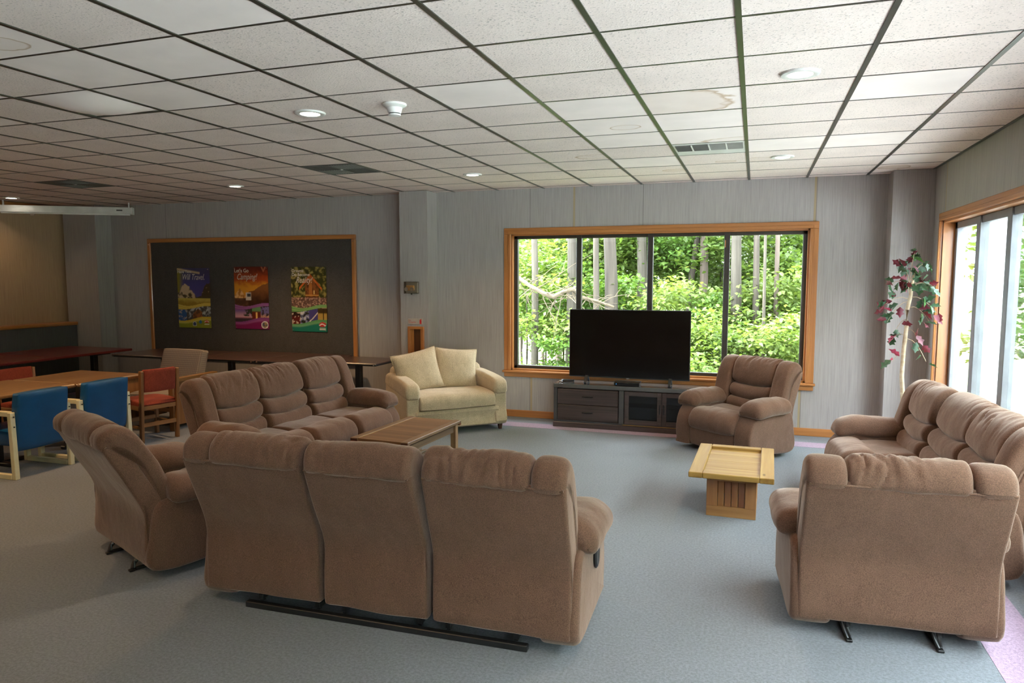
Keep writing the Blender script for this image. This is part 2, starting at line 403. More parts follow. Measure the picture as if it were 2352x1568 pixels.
def obj(name, mb, mat, parent=None, sharp=35, loc=None, rot=None):
    me = bpy.data.meshes.new(name); me.from_pydata(mb.v, [], mb.f); me.update()
    for p in me.polygons: p.use_smooth = True
    me.set_sharp_from_angle(angle=R(sharp))
    if mat is not None: me.materials.append(M[mat] if isinstance(mat, str) else mat)
    o = bpy.data.objects.new(name, me); COL.objects.link(o)
    if parent: o.parent = parent
    if loc: o.location = loc
    if rot: o.rotation_euler = rot
    return o
def tag(o, label, cat, group=None, kind=None):
    o['label'] = label; o['category'] = cat
    if group: o['group'] = group
    if kind: o['kind'] = kind
    return o
def thing(name, label, cat, loc=(0, 0, 0), rz=0, group=None):
    o = bpy.data.objects.new(name, None); COL.objects.link(o); o.empty_display_size = 0.1
    o.location = loc; o.rotation_euler = (0, 0, rz)
    return tag(o, label, cat, group)
def struct(name, mb, mat, parent=None, **kw):
    o = obj(name, mb, mat, parent, **kw)
    if not parent: o['kind'] = 'structure'
    return o
def dup(root, loc, rz, label):
    c = root.copy(); COL.objects.link(c); c.location = loc; c.rotation_euler = (0, 0, rz); c['label'] = label
    for ch in list(root.children):
        d = ch.copy(); COL.objects.link(d); d.parent = c
        for g in list(ch.children):
            e = g.copy(); COL.objects.link(e); e.parent = d
    return c

# ------------------------------------------------------------------ room shell
XL, XR, YB, YF = -10.4, 1.72, 8.69, -5.0
struct('floor', MB().box(((XL + XR) / 2, (YB + YF) / 2, -0.1), (XR - XL + 0.6, YB - YF + 0.6, 0.2)), 'carpet')
fl = bpy.data.objects['floor']
obj('carpet_border', MB().box(((XL + 1.41) / 2, 8.22, 0.0008), (1.41 - XL, 0.24, 0.0016)), 'mauve', fl)
obj('carpet_border', MB().box((1.265, (8.10 + YF) / 2, 0.0008), (0.29, 8.10 - YF, 0.0016)), 'mauve', fl)
def wall_with_hole(name, mat, axis, pos, thick, a0, a1, h0, h1, z0, z1, top=3.0):
    m = MB(); c = pos + thick / 2; t = abs(thick)
    for lo, hi, q0, q1 in ((a0, h0, 0, top), (h1, a1, 0, top), (h0, h1, 0, z0), (h0, h1, z1, top)):
        if hi - lo < 1e-4: continue
        if axis == 'y': m.box(((lo + hi) / 2, c, (q0 + q1) / 2), (hi - lo, t, q1 - q0))
        else: m.box((c, (lo + hi) / 2, (q0 + q1) / 2), (t, hi - lo, q1 - q0))
    return struct(name, m, mat)
WB = (-2.975, 0.565, 0.61, 2.355)
WR = (-3.2, 8.0, 0.42, 2.36)
wall_with_hole('wall_back', 'wall_b', 'y', YB, 0.2, XL - 0.2, XR + 0.2, *WB)
wall_with_hole('wall_right', 'wall', 'x', XR, 0.2, YF, YB, *WR)
struct('wall_left', MB().box((XL - 0.1, (YF + YB) / 2, 1.5), (0.2, YB - YF, 3.0)), 'wall_brown')
struct('wall_front', MB().box(((XL + XR) / 2, YF - 0.1, 1.5), (XR - XL + 0.4, 0.2, 3.0)), 'wall_brown')
pil = struct('pillar', MB().box((-4.215, 8.545, CEIL / 2), (0.40, 0.29, CEIL)), 'wall_b')
struct('pillar', MB().box((-9.97, 8.545, CEIL / 2), (0.66, 0.29, CEIL)), 'wall_b')
struct('pillar', MB().box((1.525, 8.545, CEIL / 2), (0.39, 0.29, CEIL)), 'wall_b')

# baseboards and left wall panelling
for i, (x0, x1) in enumerate(((XL + 0.7, -4.42), (-4.01, 1.325))):
    struct('baseboard_back', MB().box(((x0 + x1) / 2, YB - 0.009, 0.045), (x1 - x0, 0.018, 0.09), 0.004), 'trim_x')
struct('baseboard_right', MB().box((XR - 0.009, (YF + 8.4) / 2, 0.045), (0.018, 8.4 - YF, 0.09), 0.004), 'trim_y')
struct('wall_half_height', MB().box((XL + 0.14, 6.3, 0.53), (0.28, 4.18, 1.06)), 'wainscot')
struct('trim_1', MB().box((XL + 0.15, 6.3, 1.085), (0.32, 4.2, 0.05), 0.012), 'trim_y')
struct('trim_2', MB().box((XL + 0.04, 5.4, CEIL - 0.07), (0.08, 6.0, 0.12), 0.008), 'trim_y')

# windows
def window(name, axis, pos, a0, a1, z0, z1, mull, frame, casing=0.1, depth=0.16, sgn=1, fw=0.06):
    """casing on the room side, jamb lining, metal frame with mullions, one pane per light; axis 'y' = wall faces -Y"""
    root = bpy.data.objects.new(name, None); COL.objects.link(root); root['kind'] = 'structure'
    def B(lo, hi, q0, q1, p0, p1, bev=0.004):
        m = MB()
        if axis == 'y': m.box(((lo + hi) / 2, (p0 + p1) / 2, (q0 + q1) / 2), (hi - lo, p1 - p0, q1 - q0), bev)
        else: m.box(((p0 + p1) / 2, (lo + hi) / 2, (q0 + q1) / 2), (p1 - p0, hi - lo, q1 - q0), bev)
        return m
    p = pos; hz = 'trim_x' if axis == 'y' else 'trim_y'; c = casing
    for nme, lo, hi, q0, q1, mt in (('casing', a0 - c, a1 + c, z1, z1 + c * 0.85, hz), ('casing', a0 - c, a1 + c, z0 - 0.085, z0 - 0.002, hz),
                                    ('casing', a0 - c, a0, z0, z1, 'trim_z'), ('casing', a1, a1 + c, z0, z1, 'trim_z')):
        o = obj(nme, B(lo, hi, q0, q1, p - 0.022, p), mt, root)
        f = 0.035
        if mt == 'trim_z': lo2, hi2, q2, q3 = ((hi - f, hi, q0, q1) if lo < a0 else (lo, lo + f, q0, q1))
        else: lo2, hi2, q2, q3 = (lo + c - f, hi - c + f, q0, q0 + f) if q0 >= z1 else (lo + c - f, hi - c + f, q1 - f, q1)
        obj('casing_bead', B(lo2, hi2, q2, q3, p - 0.034, p - 0.021, 0.005), mt, o)
    obj('sill', B(a0 - c - 0.02, a1 + c + 0.02, z0 - 0.03, z0 - 0.0, p - 0.05, p + 0.02, 0.008), hz, root)
    t = 0.02
    for lo, hi, q0, q1, mt in ((a0, a0 + t, z0, z1, 'trim_z'), (a1 - t, a1, z0, z1, 'trim_z'), (a0, a1, z0, z0 + t, hz), (a0, a1, z1 - t, z1, hz)):
        obj('jamb', B(lo, hi, q0, q1, p + 0.001, p + depth, 0.0), mt, root)
    a0 += t; a1 -= t; z0 += t; z1 -= t
    y0, y1 = p + depth - 0.06, p + depth
    for lo, hi, q0, q1 in ((a0, a1, z0, z0 + fw * 0.6), (a0, a1, z1 - fw * 0.6, z1), (a0, a0 + fw * 0.7, z0, z1), (a1 - fw * 0.7, a1, z0, z1)):
        obj('sash', B(lo, hi, q0, q1, y0, y1, 0.004), frame, root)
    for q in mull:
        obj('mullion', B(q - fw / 2, q + fw / 2, z0, z1, y0 - 0.012, y1, 0.004), frame, root)
    e = [a0] + list(mull) + [a1]
    for i in range(len(e) - 1):
        obj('pane', B(e[i] + fw * 0.4, e[i + 1] - fw * 0.4, z0 + 0.02, z1 - 0.02, y1 - 0.034, y1 - 0.028, 0), 'glass', root)
    return root
w1 = window('window_1', 'y', YB, *WB[:2], *WB[2:], (-2.10, -1.215, -0.325), 'bronze', 0.09, 0.13, fw=0.065)
obj('sash_latch', MB().box((-0.345, YB + 0.055, 2.20), (0.012, 0.014, 0.085), 0.003), 'trim_z', w1)
w2 = window('window_2', 'x', XR, *WR[:2], *WR[2:], [7.17 - 0.8 * i for i in range(13)], 'greyalu', 0.09, 0.16, fw=0.105)

# ------------------------------------------------------------------ ceiling
GX, GY, TX, TY = -3.1504, 3.2834, 0.61, 0.58304
ceil = struct('ceiling', MB().box(((XL + XR) / 2, (YB + YF) / 2, CEIL + 0.09), (XR - XL + 0.4, YB - YF + 0.4, 0.14)).box(((XL + XR) / 2, (YF + GY - 3 * TY) / 2, CEIL + 0.012), (XR - XL, GY - 3 * TY - YF, 0.02)), m_tile('ceiling_board'))
TM = {'s': m_tile('tile_fissured'), 'p': m_tile('tile_plain', False)}
plain = {(0, -1), (1, -2), (-1, -1), (-2, 0), (2, 1), (3, 2), (3, 3), (3, 4), (4, 3), (4, 4), (6, 2), (5, 5), (6, 5), (-1, 0), (3, 6), (-3, -1), (-4, 0)}
stained = {(-1, -2): (0, [(0.03, 0.12, 0.13, 0.10, 0.08)]), (4, 2): (0, [(-0.16, 0.02, 0.42, 0.36, 0.16)]), (3, 3): (0, [(0.07, 0.06, 0.12, 0.09, 0.03)]),
           (4, 4): (0, [(0.25, 0.24, 0.30, 0.12, 0.05)]), (2, 5): (1, [(0.22, 0.1, 0.22, 0.13, 0.06)]), (3, 7): (1, [(0.20, 0.02, 0.14, 0.09, 0.15)]),
           (7, 8): (1, [(-0.12, -0.05, 0.16, 0.14, 0.3), (0.12, 0.1, 0.2, 0.1, 0.1)]), (5, 6): (1, [(-0.2, 0.15, 0.2, 0.12, 0.06)]), (4, 6): (1, [(0.1, 0.18, 0.1, 0.06, 0.15)])}
vents = {(4, 5): 'a', (-2, 5): 'b', (-8, 5): 'b'}
tmesh = {}
def tile_mesh(key, mat, sx, sy):
    if (key, round(sx, 3), round(sy, 3)) not in tmesh:
        mb = MB().box((0, 0, 0), (sx - 0.016, sy - 0.014, 0.016), 0.003)
        me = bpy.data.meshes.new('ceiling_tile'); me.from_pydata(mb.v, [], mb.f); me.materials.append(mat); tmesh[key, round(sx, 3), round(sy, 3)] = me
    return tmesh[key, round(sx, 3), round(sy, 3)]
for n_ in range(-12, 8):
    for m_ in range(-3, 10):
        x0 = max(XL, GX + TX * n_); x1 = min(XR, GX + TX * (n_ + 1)); y0 = GY + TY * m_; y1 = min(YB, y0 + TY)
        if (n_, m_) in vents: continue
        if (n_, m_) in stained: mat = m_tile('tile_stained', bool(stained[n_, m_][0]), stained[n_, m_][1]); key = (n_, m_)
        elif (n_, m_) in plain or (random.random() < 0.06 and m_ > 3): mat = TM['p']; key = 'p'
        else: mat = TM['s']; key = 's'
        if (n_, m_) == (-2, 0):
            g = MB(); q = 14
            vs = [(-0.297 + 0.594 * i / q, -0.285 + 0.57 * j / q, -0.055 * (math.sin(math.pi * min(1, i / q * 1.05)) * math.sin(math.pi * j / q)) ** 0.8) for j in range(q + 1) for i in range(q + 1)]
            fs = [(j * (q + 1) + i, (j + 1) * (q + 1) + i, (j + 1) * (q + 1) + i + 1, j * (q + 1) + i + 1) for j in range(q) for i in range(q)]
            g.add(vs, fs); g.add([(a, b_, c_ + 0.012) for a, b_, c_ in vs], [f[::-1] for f in fs])
            o = obj('ceiling_tile', g, mat, ceil); o['label'] = 'plain white tile sagging out of its grid'
        else:
            o = bpy.data.objects.new('ceiling_tile', tile_mesh(key, mat, x1 - x0, y1 - y0)); COL.objects.link(o); o.parent = ceil
            if key in stained: o['label'] = 'tile with a brown water stain'
        o.location = ((x0 + x1) / 2, (y0 + y1) / 2, CEIL + 0.013)
        o.rotation_euler = (random.uniform(-1, 1) * 0.002, random.uniform(-1, 1) * 0.002, 0)
ya, yb_ = GY - 3 * TY, YB
for n_ in range(-11, 9):
    x = GX + TX * n_
    if x > XR - 0.005: x = XR - 0.014
    obj('ceiling_runner', MB().box((x, (ya + yb_) / 2, CEIL + 0.008), (0.026, yb_ - ya, 0.016)), 'tbar', ceil)
for m_ in range(-3, 10):
    obj('ceiling_runner', MB().box(((XL + XR) / 2, GY + TY * m_, CEIL + 0.0105), (XR - XL, 0.015, 0.014)), 'tbar', ceil)
for (n_, m_), kd in vents.items():
    x0 = GX + TX * n_ + TX / 2; y0 = GY + TY * m_ + TY / 2
    t = thing('ceiling_vent', {(4, 5): 'cream ceiling vent with two ribbed strips, near the wide window', (-2, 5): 'four-square grey ceiling vent closer to the grey pillar',
                               (-8, 5): 'four-square dark ceiling vent near the projector screen'}[n_, m_], 'vent', (x0, y0, CEIL), 0)
    if kd == 'a':
        obj('panel', MB().box((0, 0, 0.01), (0.59, 0.565, 0.012), 0.003), 'white_metal', t)
        for i in range(4):
            g = MB(); cx = -0.21 + 0.14 * i
            g.box((cx, -0.10, 0.002), (0.128, 0.24, 0.006))
            gr = obj('grille', g, 'grille' if i < 2 else 'grille2', t)
            g2 = MB()
            for j in range(10): g2.box((cx, -0.21 + 0.0245 * j, -0.002), (0.124, 0.006, 0.010), rot=(0.5, 0, 0))
            sl = obj('louvres', g2, 'grille' if i < 2 else 'grille2', gr); sl['kind'] = 'stuff'
        for j in (-1, 0, 1): obj('divider', MB().box((0.14 * j, -0.1, -0.003), (0.012, 0.25, 0.008), 0.002), 'white_metal', t)
    else:
        for lx, ly, sx, sy in ((0, 0.285, 0.6, 0.02), (0, -0.285, 0.6, 0.02), (0.295, 0, 0.02, 0.58), (-0.295, 0, 0.02, 0.58)):
            obj('frame', MB().box((lx, ly, 0.004), (sx, sy, 0.012), 0.003), 'grille', t)
        for i in (-1, 1):
            for j in (-1, 1):
                q = obj('deflector', MB().box((i * 0.142, j * 0.137, 0.006), (0.28, 0.27, 0.008), 0.002), 'grille' if i * j > 0 else 'grille2', t)
                g = MB()
                for s_ in range(9):
                    if i * j > 0: g.box((i * 0.142, j * 0.137 - 0.115 + 0.029 * s_, 0.0), (0.26, 0.012, 0.004), rot=(0.5, 0, 0))
                    else: g.box((i * 0.142 - 0.115 + 0.029 * s_, j * 0.137, 0.0), (0.012, 0.25, 0.004), rot=(0, 0.5, 0))
                v_ = obj('louvres', g, 'grille', q); v_['kind'] = 'stuff'
        obj('centre_stud', MB().cyl((0, 0, 0), 0.012, 0.012), 'white_metal', t)

LP = [((0.198, 4.272), 'round recessed downlight nearest the side windows, largest in view'), ((0.203, 7.13), 'recessed downlight beside the ribbed cream vent'),
      ((-2.88, 4.22), 'recessed downlight beside the smoke detector'), ((-2.93, 7.27), 'recessed downlight in front of the wide window wall'),
      ((-6.04, 7.25), 'recessed downlight above the notice board side of the room'), ((-9.9, 7.30), 'recessed downlight next to the projector screen'),
      ((-6.0, 4.22), None), ((-2.9, 1.25), None), ((0.2, 1.25), None), ((-6.0, 1.25), None), ((-9.3, 4.22), None)]  # entries without a label lie out of view, added for their light
for (x, y), lb in LP:
    n_th = {(-6.0, 4.22): 'farthest forward', (-2.9, 1.25): 'middle one', (0.2, 1.25): 'window-side one', (-6.0, 1.25): 'left one', (-9.3, 4.22): 'wall-side one'}.get((x, y))
    ld = bpy.data.lights.new('downlight_lamp', 'SPOT'); ld.energy = 5 if x == -9.9 else (85 if x < -5 else 34); ld.color = (1, 0.62, 0.30); ld.spot_size = R(125); ld.spot_blend = 0.8; ld.shadow_soft_size = 0.06
    lo = bpy.data.objects.new('downlight_lamp', ld); COL.objects.link(lo); lo.location = (x, y, CEIL - 0.03)
    t = thing('recessed_light', lb or f'added recessed downlight out of view, {n_th} of those behind the camera', 'ceiling light', (x, y, CEIL), 0, 'recessed ceiling downlights')
    obj('trim_ring', MB().lathe([(0.062, 0.002), (0.066, -0.006), (0.085, -0.010), (0.100, -0.006), (0.104, 0.004), (0.10, 0.008)], 40), 'white_metal', t)
    obj('lens', MB().lathe([(0.001, -0.004), (0.05, -0.004), (0.064, -0.002), (0.064, 0.002)], 32), 'lens', t)
t = thing('smoke_detector', 'white round smoke detector hanging under a ceiling tile', 'smoke detector', (-2.22, 4.18, CEIL))
obj('base', MB().lathe([(0.075, 0.006), (0.078, 0.0), (0.075, -0.008), (0.05, -0.022)], 36), 'white_plastic', t)
obj('sensor_head', MB().lathe([(0.052, -0.018), (0.044, -0.045), (0.040, -0.055)], 36), 'white_plastic', t)
obj('sensing_grille', MB().lathe([(0.036, -0.054), (0.036, -0.064)], 24), 'charcoal', t)
obj('end_cap', MB().lathe([(0.040, -0.062), (0.038, -0.070), (0.012, -0.074)], 36), 'white_plastic', t)

# ------------------------------------------------------------------ reclining seats
SHELL = [(0.0, 0.105), (-0.004, 0.25), (0.0, 0.45), (-0.07, 0.66), (-0.14, 0.865), (-0.115, 0.885), (-0.02, 0.87), (0.06, 0.66), (0.13, 0.45), (0.10, 0.25), (0.08, 0.105)]
HEAD = [(-0.142, 0.862), (-0.152, 0.91), (-0.132, 0.97), (-0.075, 1.008), (-0.01, 1.0), (0.045, 0.955), (0.085, 0.88), (0.105, 0.80), (0.10, 0.75), (0.06, 0.725), (0.0, 0.75), (-0.05, 0.83)]
LUMB = [(0.03, 0.725), (0.08, 0.725), (0.130, 0.70), (0.153, 0.655), (0.145, 0.605), (0.11, 0.58), (0.06, 0.585), (0.04, 0.66)]
LOWR = [(0.06, 0.585), (0.11, 0.585), (0.175, 0.565), (0.205, 0.515), (0.20, 0.46), (0.17, 0.42), (0.11, 0.43), (0.08, 0.52)]
WING = [(-0.142, 0.862), (-0.150, 0.905), (-0.13, 0.955), (-0.07, 0.99), (-0.005, 0.985), (0.05, 0.94), (0.10, 0.85), (0.145, 0.73), (0.19, 0.58), (0.205, 0.48), (0.18, 0.43), (0.11, 0.44), (0.07, 0.55), (0.02, 0.72), (-0.05, 0.84)]
SEAT = [(0.12, 0.33), (0.12, 0.42), (0.18, 0.462), (0.32, 0.468), (0.46, 0.462), (0.55, 0.445), (0.58, 0.38), (0.55, 0.32), (0.3, 0.31)]
ROLL = [(0.50, 0.30), (0.50, 0.42), (0.56, 0.475), (0.66, 0.485), (0.77, 0.46), (0.83, 0.39), (0.835, 0.32), (0.80, 0.265), (0.70, 0.25), (0.58, 0.26)]
FOOT = [(0.66, 0.08), (0.66, 0.25), (0.72, 0.265), (0.785, 0.255), (0.79, 0.17), (0.775, 0.08), (0.72, 0.072)]
ARM = [(0.03, 0.07), (0.02, 0.30), (0.06, 0.47), (0.16, 0.51), (0.40, 0.515), (0.62, 0.50), (0.72, 0.45), (0.785, 0.35), (0.805, 0.22), (0.79, 0.11), (0.78, 0.065), (0.4, 0.06)]
PAD = [(-0.125, 0.50), (-0.135, 0.56), (-0.10, 0.615), (-0.03, 0.64), (0.05, 0.635), (0.11, 0.60), (0.135, 0.55), (0.12, 0.49), (0.05, 0.485), (-0.05, 0.485)]
def shift(p, dy=0, dz=0, s=1): return [((a + dy), (b_ + dz)) for a, b_ in p]
SEEDC = [0]
def sd_():
    SEEDC[0] += 1; return SEEDC[0]
def topmask(p): return max(0.0, min(1.0, (p.z - 0.82) / 0.12))
def recliner(name, label, cat, loc, rz, nseat, W, group, lever=False, hs=1.0, lean=0.0, ys=0.87):
    t = thing(name, label, cat, loc, rz, group)
    def G(p):
        y = p[1] if p[1] < 0.1 else 0.1 + (p[1] - 0.1) * ys
        return (p[0], y, p[2] * (hs if p[2] < 0.45 else hs))
    h = W / 2; wing = 0.185 if nseat == 1 else 0.17; aw = 0.20
    if nseat == 1: secs = [(-h, h)]
    else:
        e = W * 0.343; secs = [(-h, -h + e), (-h + e + 0.032, h - e - 0.032), (h - e, h)]
    for i, (a, b_) in enumerate(secs):
        first, last = i == 0, i == len(secs) - 1
        dy = (-0.014, -0.030, 0.012)[i] if nseat > 1 else 0
        tf = (lambda p, dy=dy: G((p.x, p.y + (dy * 2 - lean / 0.42) * max(0, (p.z - 0.42)), p.z)))
        sh = obj('back_shell', puff(MB(), SHELL, a, b_, 0.018, n=56, nx=16, amp=0.007, fq=4, seed=sd_(), tf=tf), 'brown', t)
        g = MB(); g.tube([tf(Vector((a + 0.012 + (b_ - a - 0.024) * q / 20, -0.146 + 0.004 * math.sin(q), 0.872))) for q in range(21)], 0.006, 6)
        obj('piping', g, 'brown', sh)
        ca = a + (wing if first else 0.0); cb = b_ - (wing if last else 0.0)
        obj('head_cushion', puff(MB(), HEAD, ca + 0.002, cb - 0.002, 0.034, n=60, nx=46, bulge=0.006, amp=0.009, fq=6, wr=0.015, wf=(20, 6, 4), seed=sd_(), tf=lambda p, c=(ca + cb) / 2, w_=(cb - ca) / 2: tf(Vector((p.x, p.y, p.z - (0.036 * (1 - ((p.x - c) / w_) ** 2) - 0.006) * max(0, min(1, (0.86 - p.z) / 0.12)) * (p.y > 0.0)))), wmask=topmask), 'brown', t)
        obj('lumbar_cushion', puff(MB(), LUMB, ca + 0.006, cb - 0.006, 0.04, n=40, nx=24, bulge=0.013, amp=0.007, fq=6, wr=0.003, wf=(20, 5, 4), seed=sd_(), tf=lambda p, c=(ca + cb) / 2, w_=(cb - ca) / 2: tf(Vector((p.x, p.y, p.z - 0.036 * (1 - ((p.x - c) / w_) ** 2))))), 'brown', t)
        obj('lower_cushion', puff(MB(), LOWR, ca + 0.006, cb - 0.006, 0.04, n=40, nx=24, bulge=0.013, amp=0.007, fq=6, wr=0.003, wf=(20, 5, 4), seed=sd_(), tf=lambda p, c=(ca + cb) / 2, w_=(cb - ca) / 2: tf(Vector((p.x, p.y, p.z - 0.034 * (1 - ((p.x - c) / w_) ** 2))))), 'brown', t)
        if first: obj('wing_cushion', puff(MB(), WING, a, a + wing - 0.002, 0.04, 0.035, n=64, nx=14, bulge=0.008, amp=0.010, fq=6, wr=0.004, wf=(12, 9, 6), seed=sd_(), tf=tf), 'brown', t)
        if last: obj('wing_cushion', puff(MB(), WING, b_ - wing + 0.002, b_, 0.035, 0.04, n=64, nx=14, bulge=0.008, amp=0.010, fq=6, wr=0.004, wf=(12, 9, 6), seed=sd_(), tf=tf), 'brown', t)
        sa = a + (aw - 0.045 if first else 0.0); sb = b_ - (aw - 0.045 if last else 0.0)
        obj('seat_cushion', puff(MB(), SEAT, sa + 0.003, sb - 0.003, 0.03, n=44, nx=20, bulge=0.006, amp=0.010, fq=5, seed=sd_(), tf=G), 'brown', t)
        obj('seat_roll', puff(MB(), ROLL, sa + 0.003, sb - 0.003, 0.045, n=44, nx=30, bulge=0.010, amp=0.009, fq=6, wr=0.004, wf=(16, 6, 6), seed=sd_(), tf=G), 'brown', t)
        obj('footrest', puff(MB(), FOOT, sa + 0.004, sb - 0.004, 0.025, n=36, nx=14, bulge=0.004, amp=0.006, seed=sd_(), tf=G), 'brown', t)
    for s in (-1, 1):
        xo = s * (h + 0.035); xi = s * (h + 0.035 - aw)
        a_ = obj('arm', puff(MB(), ARM, min(xo, xi), max(xo, xi), 0.03, n=56, nx=12, amp=0.008, fq=4, seed=sd_(), bulge=0.004, tf=G), 'brown', t)
        cx = s * (h - 0.045)
        def tp(p, cx=cx):
            y = p.y; return G((p.x + cx, y, p.z - (max(0, y - 0.52) ** 2) * 0.75 - max(0, 0.2 - y) * 0.1))
        obj('arm_pad', puff(MB(), PAD, 0.13, 0.745, 0.06, 0.075, n=44, nx=30, bulge=0.012, amp=0.012, fq=6, wr=0.007, wf=(10, 16, 6), seed=sd_(), axis='y', tf=tp, wmask=lambda p: 0.25 + max(0.0, min(1, (p.y - 0.5) / 0.25))), 'brown', t)
    if lever:
        obj('recline_lever', MB().lathe([(0.001, -0.012), (0.05, -0.012), (0.055, 0.0), (0.045, 0.008), (0.02, 0.004)], 24, Matrix.Translation((h + 0.046, 0.40, 0.38)) @ Matrix.Diagonal((1, 0.9, 1.25, 1)) @ Matrix.Rotation(R(90), 4, 'Y')), 'blackplastic', t)
    if nseat == 1:
        for s in (-1, 1):
            g = MB(); x = s * 0.205
            g.tube([(x, 0.10, 0.11), (x, 0.055, 0.095), (x, 0.02, 0.06), (x, 0.005, 0.025), (x, 0.02, 0.013), (x, 0.12, 0.012), (x, 0.35, 0.011), (x, 0.55, 0.013), (x, 0.62, 0.03)], 0.012, 8)
            g.tube([(x - 0.03, 0.10, 0.11), (x - 0.03, 0.05, 0.09), (x - 0.02, 0.015, 0.05), (x - 0.006, -0.002, 0.016)], 0.009, 8)
            g.box((x, -0.004, 0.008), (0.03, 0.035, 0.014), 0.003)
            g.box((x, 0.35, 0.05), (0.04, 0.30, 0.06), 0.005)
            obj('rocker', g, 'black', t)
        obj('underframe', MB().box((0, 0.36, 0.09), (W - 0.1, 0.55, 0.04), 0.004), 'black', t)
    else:
        g = MB()
        for y in (0.045, 0.62): g.box((0, y, 0.018), (1.62, 0.036, 0.034), 0.004)
        obj('steel_rail', MB().box((0, 0.045, 0.016), (1.62, 0.036, 0.034), 0.004), 'black', t)
        obj('steel_rail', MB().box((0, 0.62, 0.018), (1.62, 0.036, 0.034), 0.004), 'black', t)
        for x in (-0.74, -0.38, -0.22, 0.22, 0.38, 0.74):
            obj('mechanism_bar', MB().box((x, 0.345, 0.05), (0.03, 0.55, 0.03), 0.003).box((x, 0.09, 0.085), (0.02, 0.02, 0.12)).box((x, 0.62, 0.085), (0.02, 0.02, 0.12)), 'black', t)
        obj('underframe', MB().box((0, 0.36, 0.125), (W - 0.2, 0.55, 0.03), 0.004), 'black', t)
    return t
GS, GC = 'brown reclining sofas', 'brown rocker recliners'
recliner('reclining_sofa', 'long brown plush sofa with its back to us, showing three tall back panels', 'sofa', (-1.807, 3.10, 0), R(1.5), 3, 2.07, GS, True, 0.995)
recliner('reclining_sofa', 'brown plush three-seat sofa facing us behind the slatted coffee table', 'sofa', (-4.32, 5.68, 0), R(-95.6), 3, 2.05, GS, False, 0.965)
recliner('reclining_sofa', 'brown plush three-seat sofa along the tall side windows', 'sofa', (1.43, 5.78, 0), R(95.4), 3, 2.07, GS, False, 0.955)
recliner('recliner_armchair', 'brown recliner turned away, next to the blue chairs', 'armchair', (-3.79, 3.36, 0), R(-24), 1, 0.90, GC, False, 0.96, 0.06)
recliner('recliner_armchair', 'brown recliner facing us in front of the wide window and television stand', 'armchair', (0.05, 7.95, 0), R(180 - 38), 1, 0.90, GC, False, 0.955)
recliner('recliner_armchair', 'pale-lit brown recliner with its broad back to us, beside the window sofa', 'armchair', (0.70, 3.795, 0), R(4.5), 1, 0.90, GC, False, 0.955)

# ------------------------------------------------------------------ cream loveseat and its pillows
t = thing('loveseat', 'small cream upholstered loveseat angled in front of the grey pillar', 'sofa', (-3.81, 8.10, 0), R(-135.5 + 0), None)
# local +Y faces the room; rear centre at the origin
LW = 1.24; lh = LW / 2
obj('base', puff(MB(), [(0.08, 0.075), (0.08, 0.29), (0.4, 0.31), (0.83, 0.30), (0.845, 0.19), (0.84, 0.075), (0.4, 0.07)], -lh + 0.10, lh - 0.10, 0.015, n=48, nx=10, amp=0.004, seed=91), 'cream', t)
obj('seat_cushion', puff(MB(), [(0.18, 0.31), (0.18, 0.42), (0.3, 0.46), (0.6, 0.475), (0.82, 0.46), (0.875, 0.42), (0.88, 0.35), (0.85, 0.31), (0.5, 0.30)], -lh + 0.155, lh - 0.155, 0.02, n=52, nx=18, bulge=0.012, amp=0.007, seed=92), 'cream', t)
obj('back', puff(MB(), [(0.0, 0.08), (0.0, 0.4), (0.0, 0.66), (0.04, 0.72), (0.12, 0.73), (0.19, 0.69), (0.22, 0.5), (0.20, 0.3), (0.18, 0.08)], -lh + 0.05, lh - 0.05, 0.04, n=48, nx=14, bulge=0.01, amp=0.006, seed=93), 'cream', t)
for s in (-1, 1):
    x0, x1 = (lh - 0.155, lh) if s > 0 else (-lh, -lh + 0.155)
    am = obj('arm', puff(MB(), [(0.02, 0.075), (0.02, 0.55), (0.1, 0.61), (0.5, 0.60), (0.80, 0.565), (0.845, 0.5), (0.85, 0.3), (0.85, 0.075), (0.4, 0.07)], x0, x1, 0.018, n=60, nx=8, amp=0.004, seed=94 + s), 'cream', t)
    obj('arm_cap', puff(MB(), [(0.03, 0.50), (0.03, 0.62), (0.12, 0.655), (0.5, 0.645), (0.80, 0.61), (0.865, 0.55), (0.87, 0.46), (0.82, 0.44), (0.4, 0.47)], x0 - 0.012, x1 + 0.012, 0.045, n=60, nx=10, amp=0.005, seed=97 + s, bulge=0.004), 'cream', am)
for x in (-lh + 0.06, lh - 0.06):
    for y in (0.07, 0.79):
        obj('foot', MB().lathe([(0.024, 0), (0.034, 0.08)], 4, Matrix.Translation((x, y, 0)) @ Matrix.Rotation(R(45), 4, 'Z')), 'dkfoot', t)
LSM = Matrix.Translation(t.location) @ Matrix.Rotation(R(-135.5), 4, 'Z')
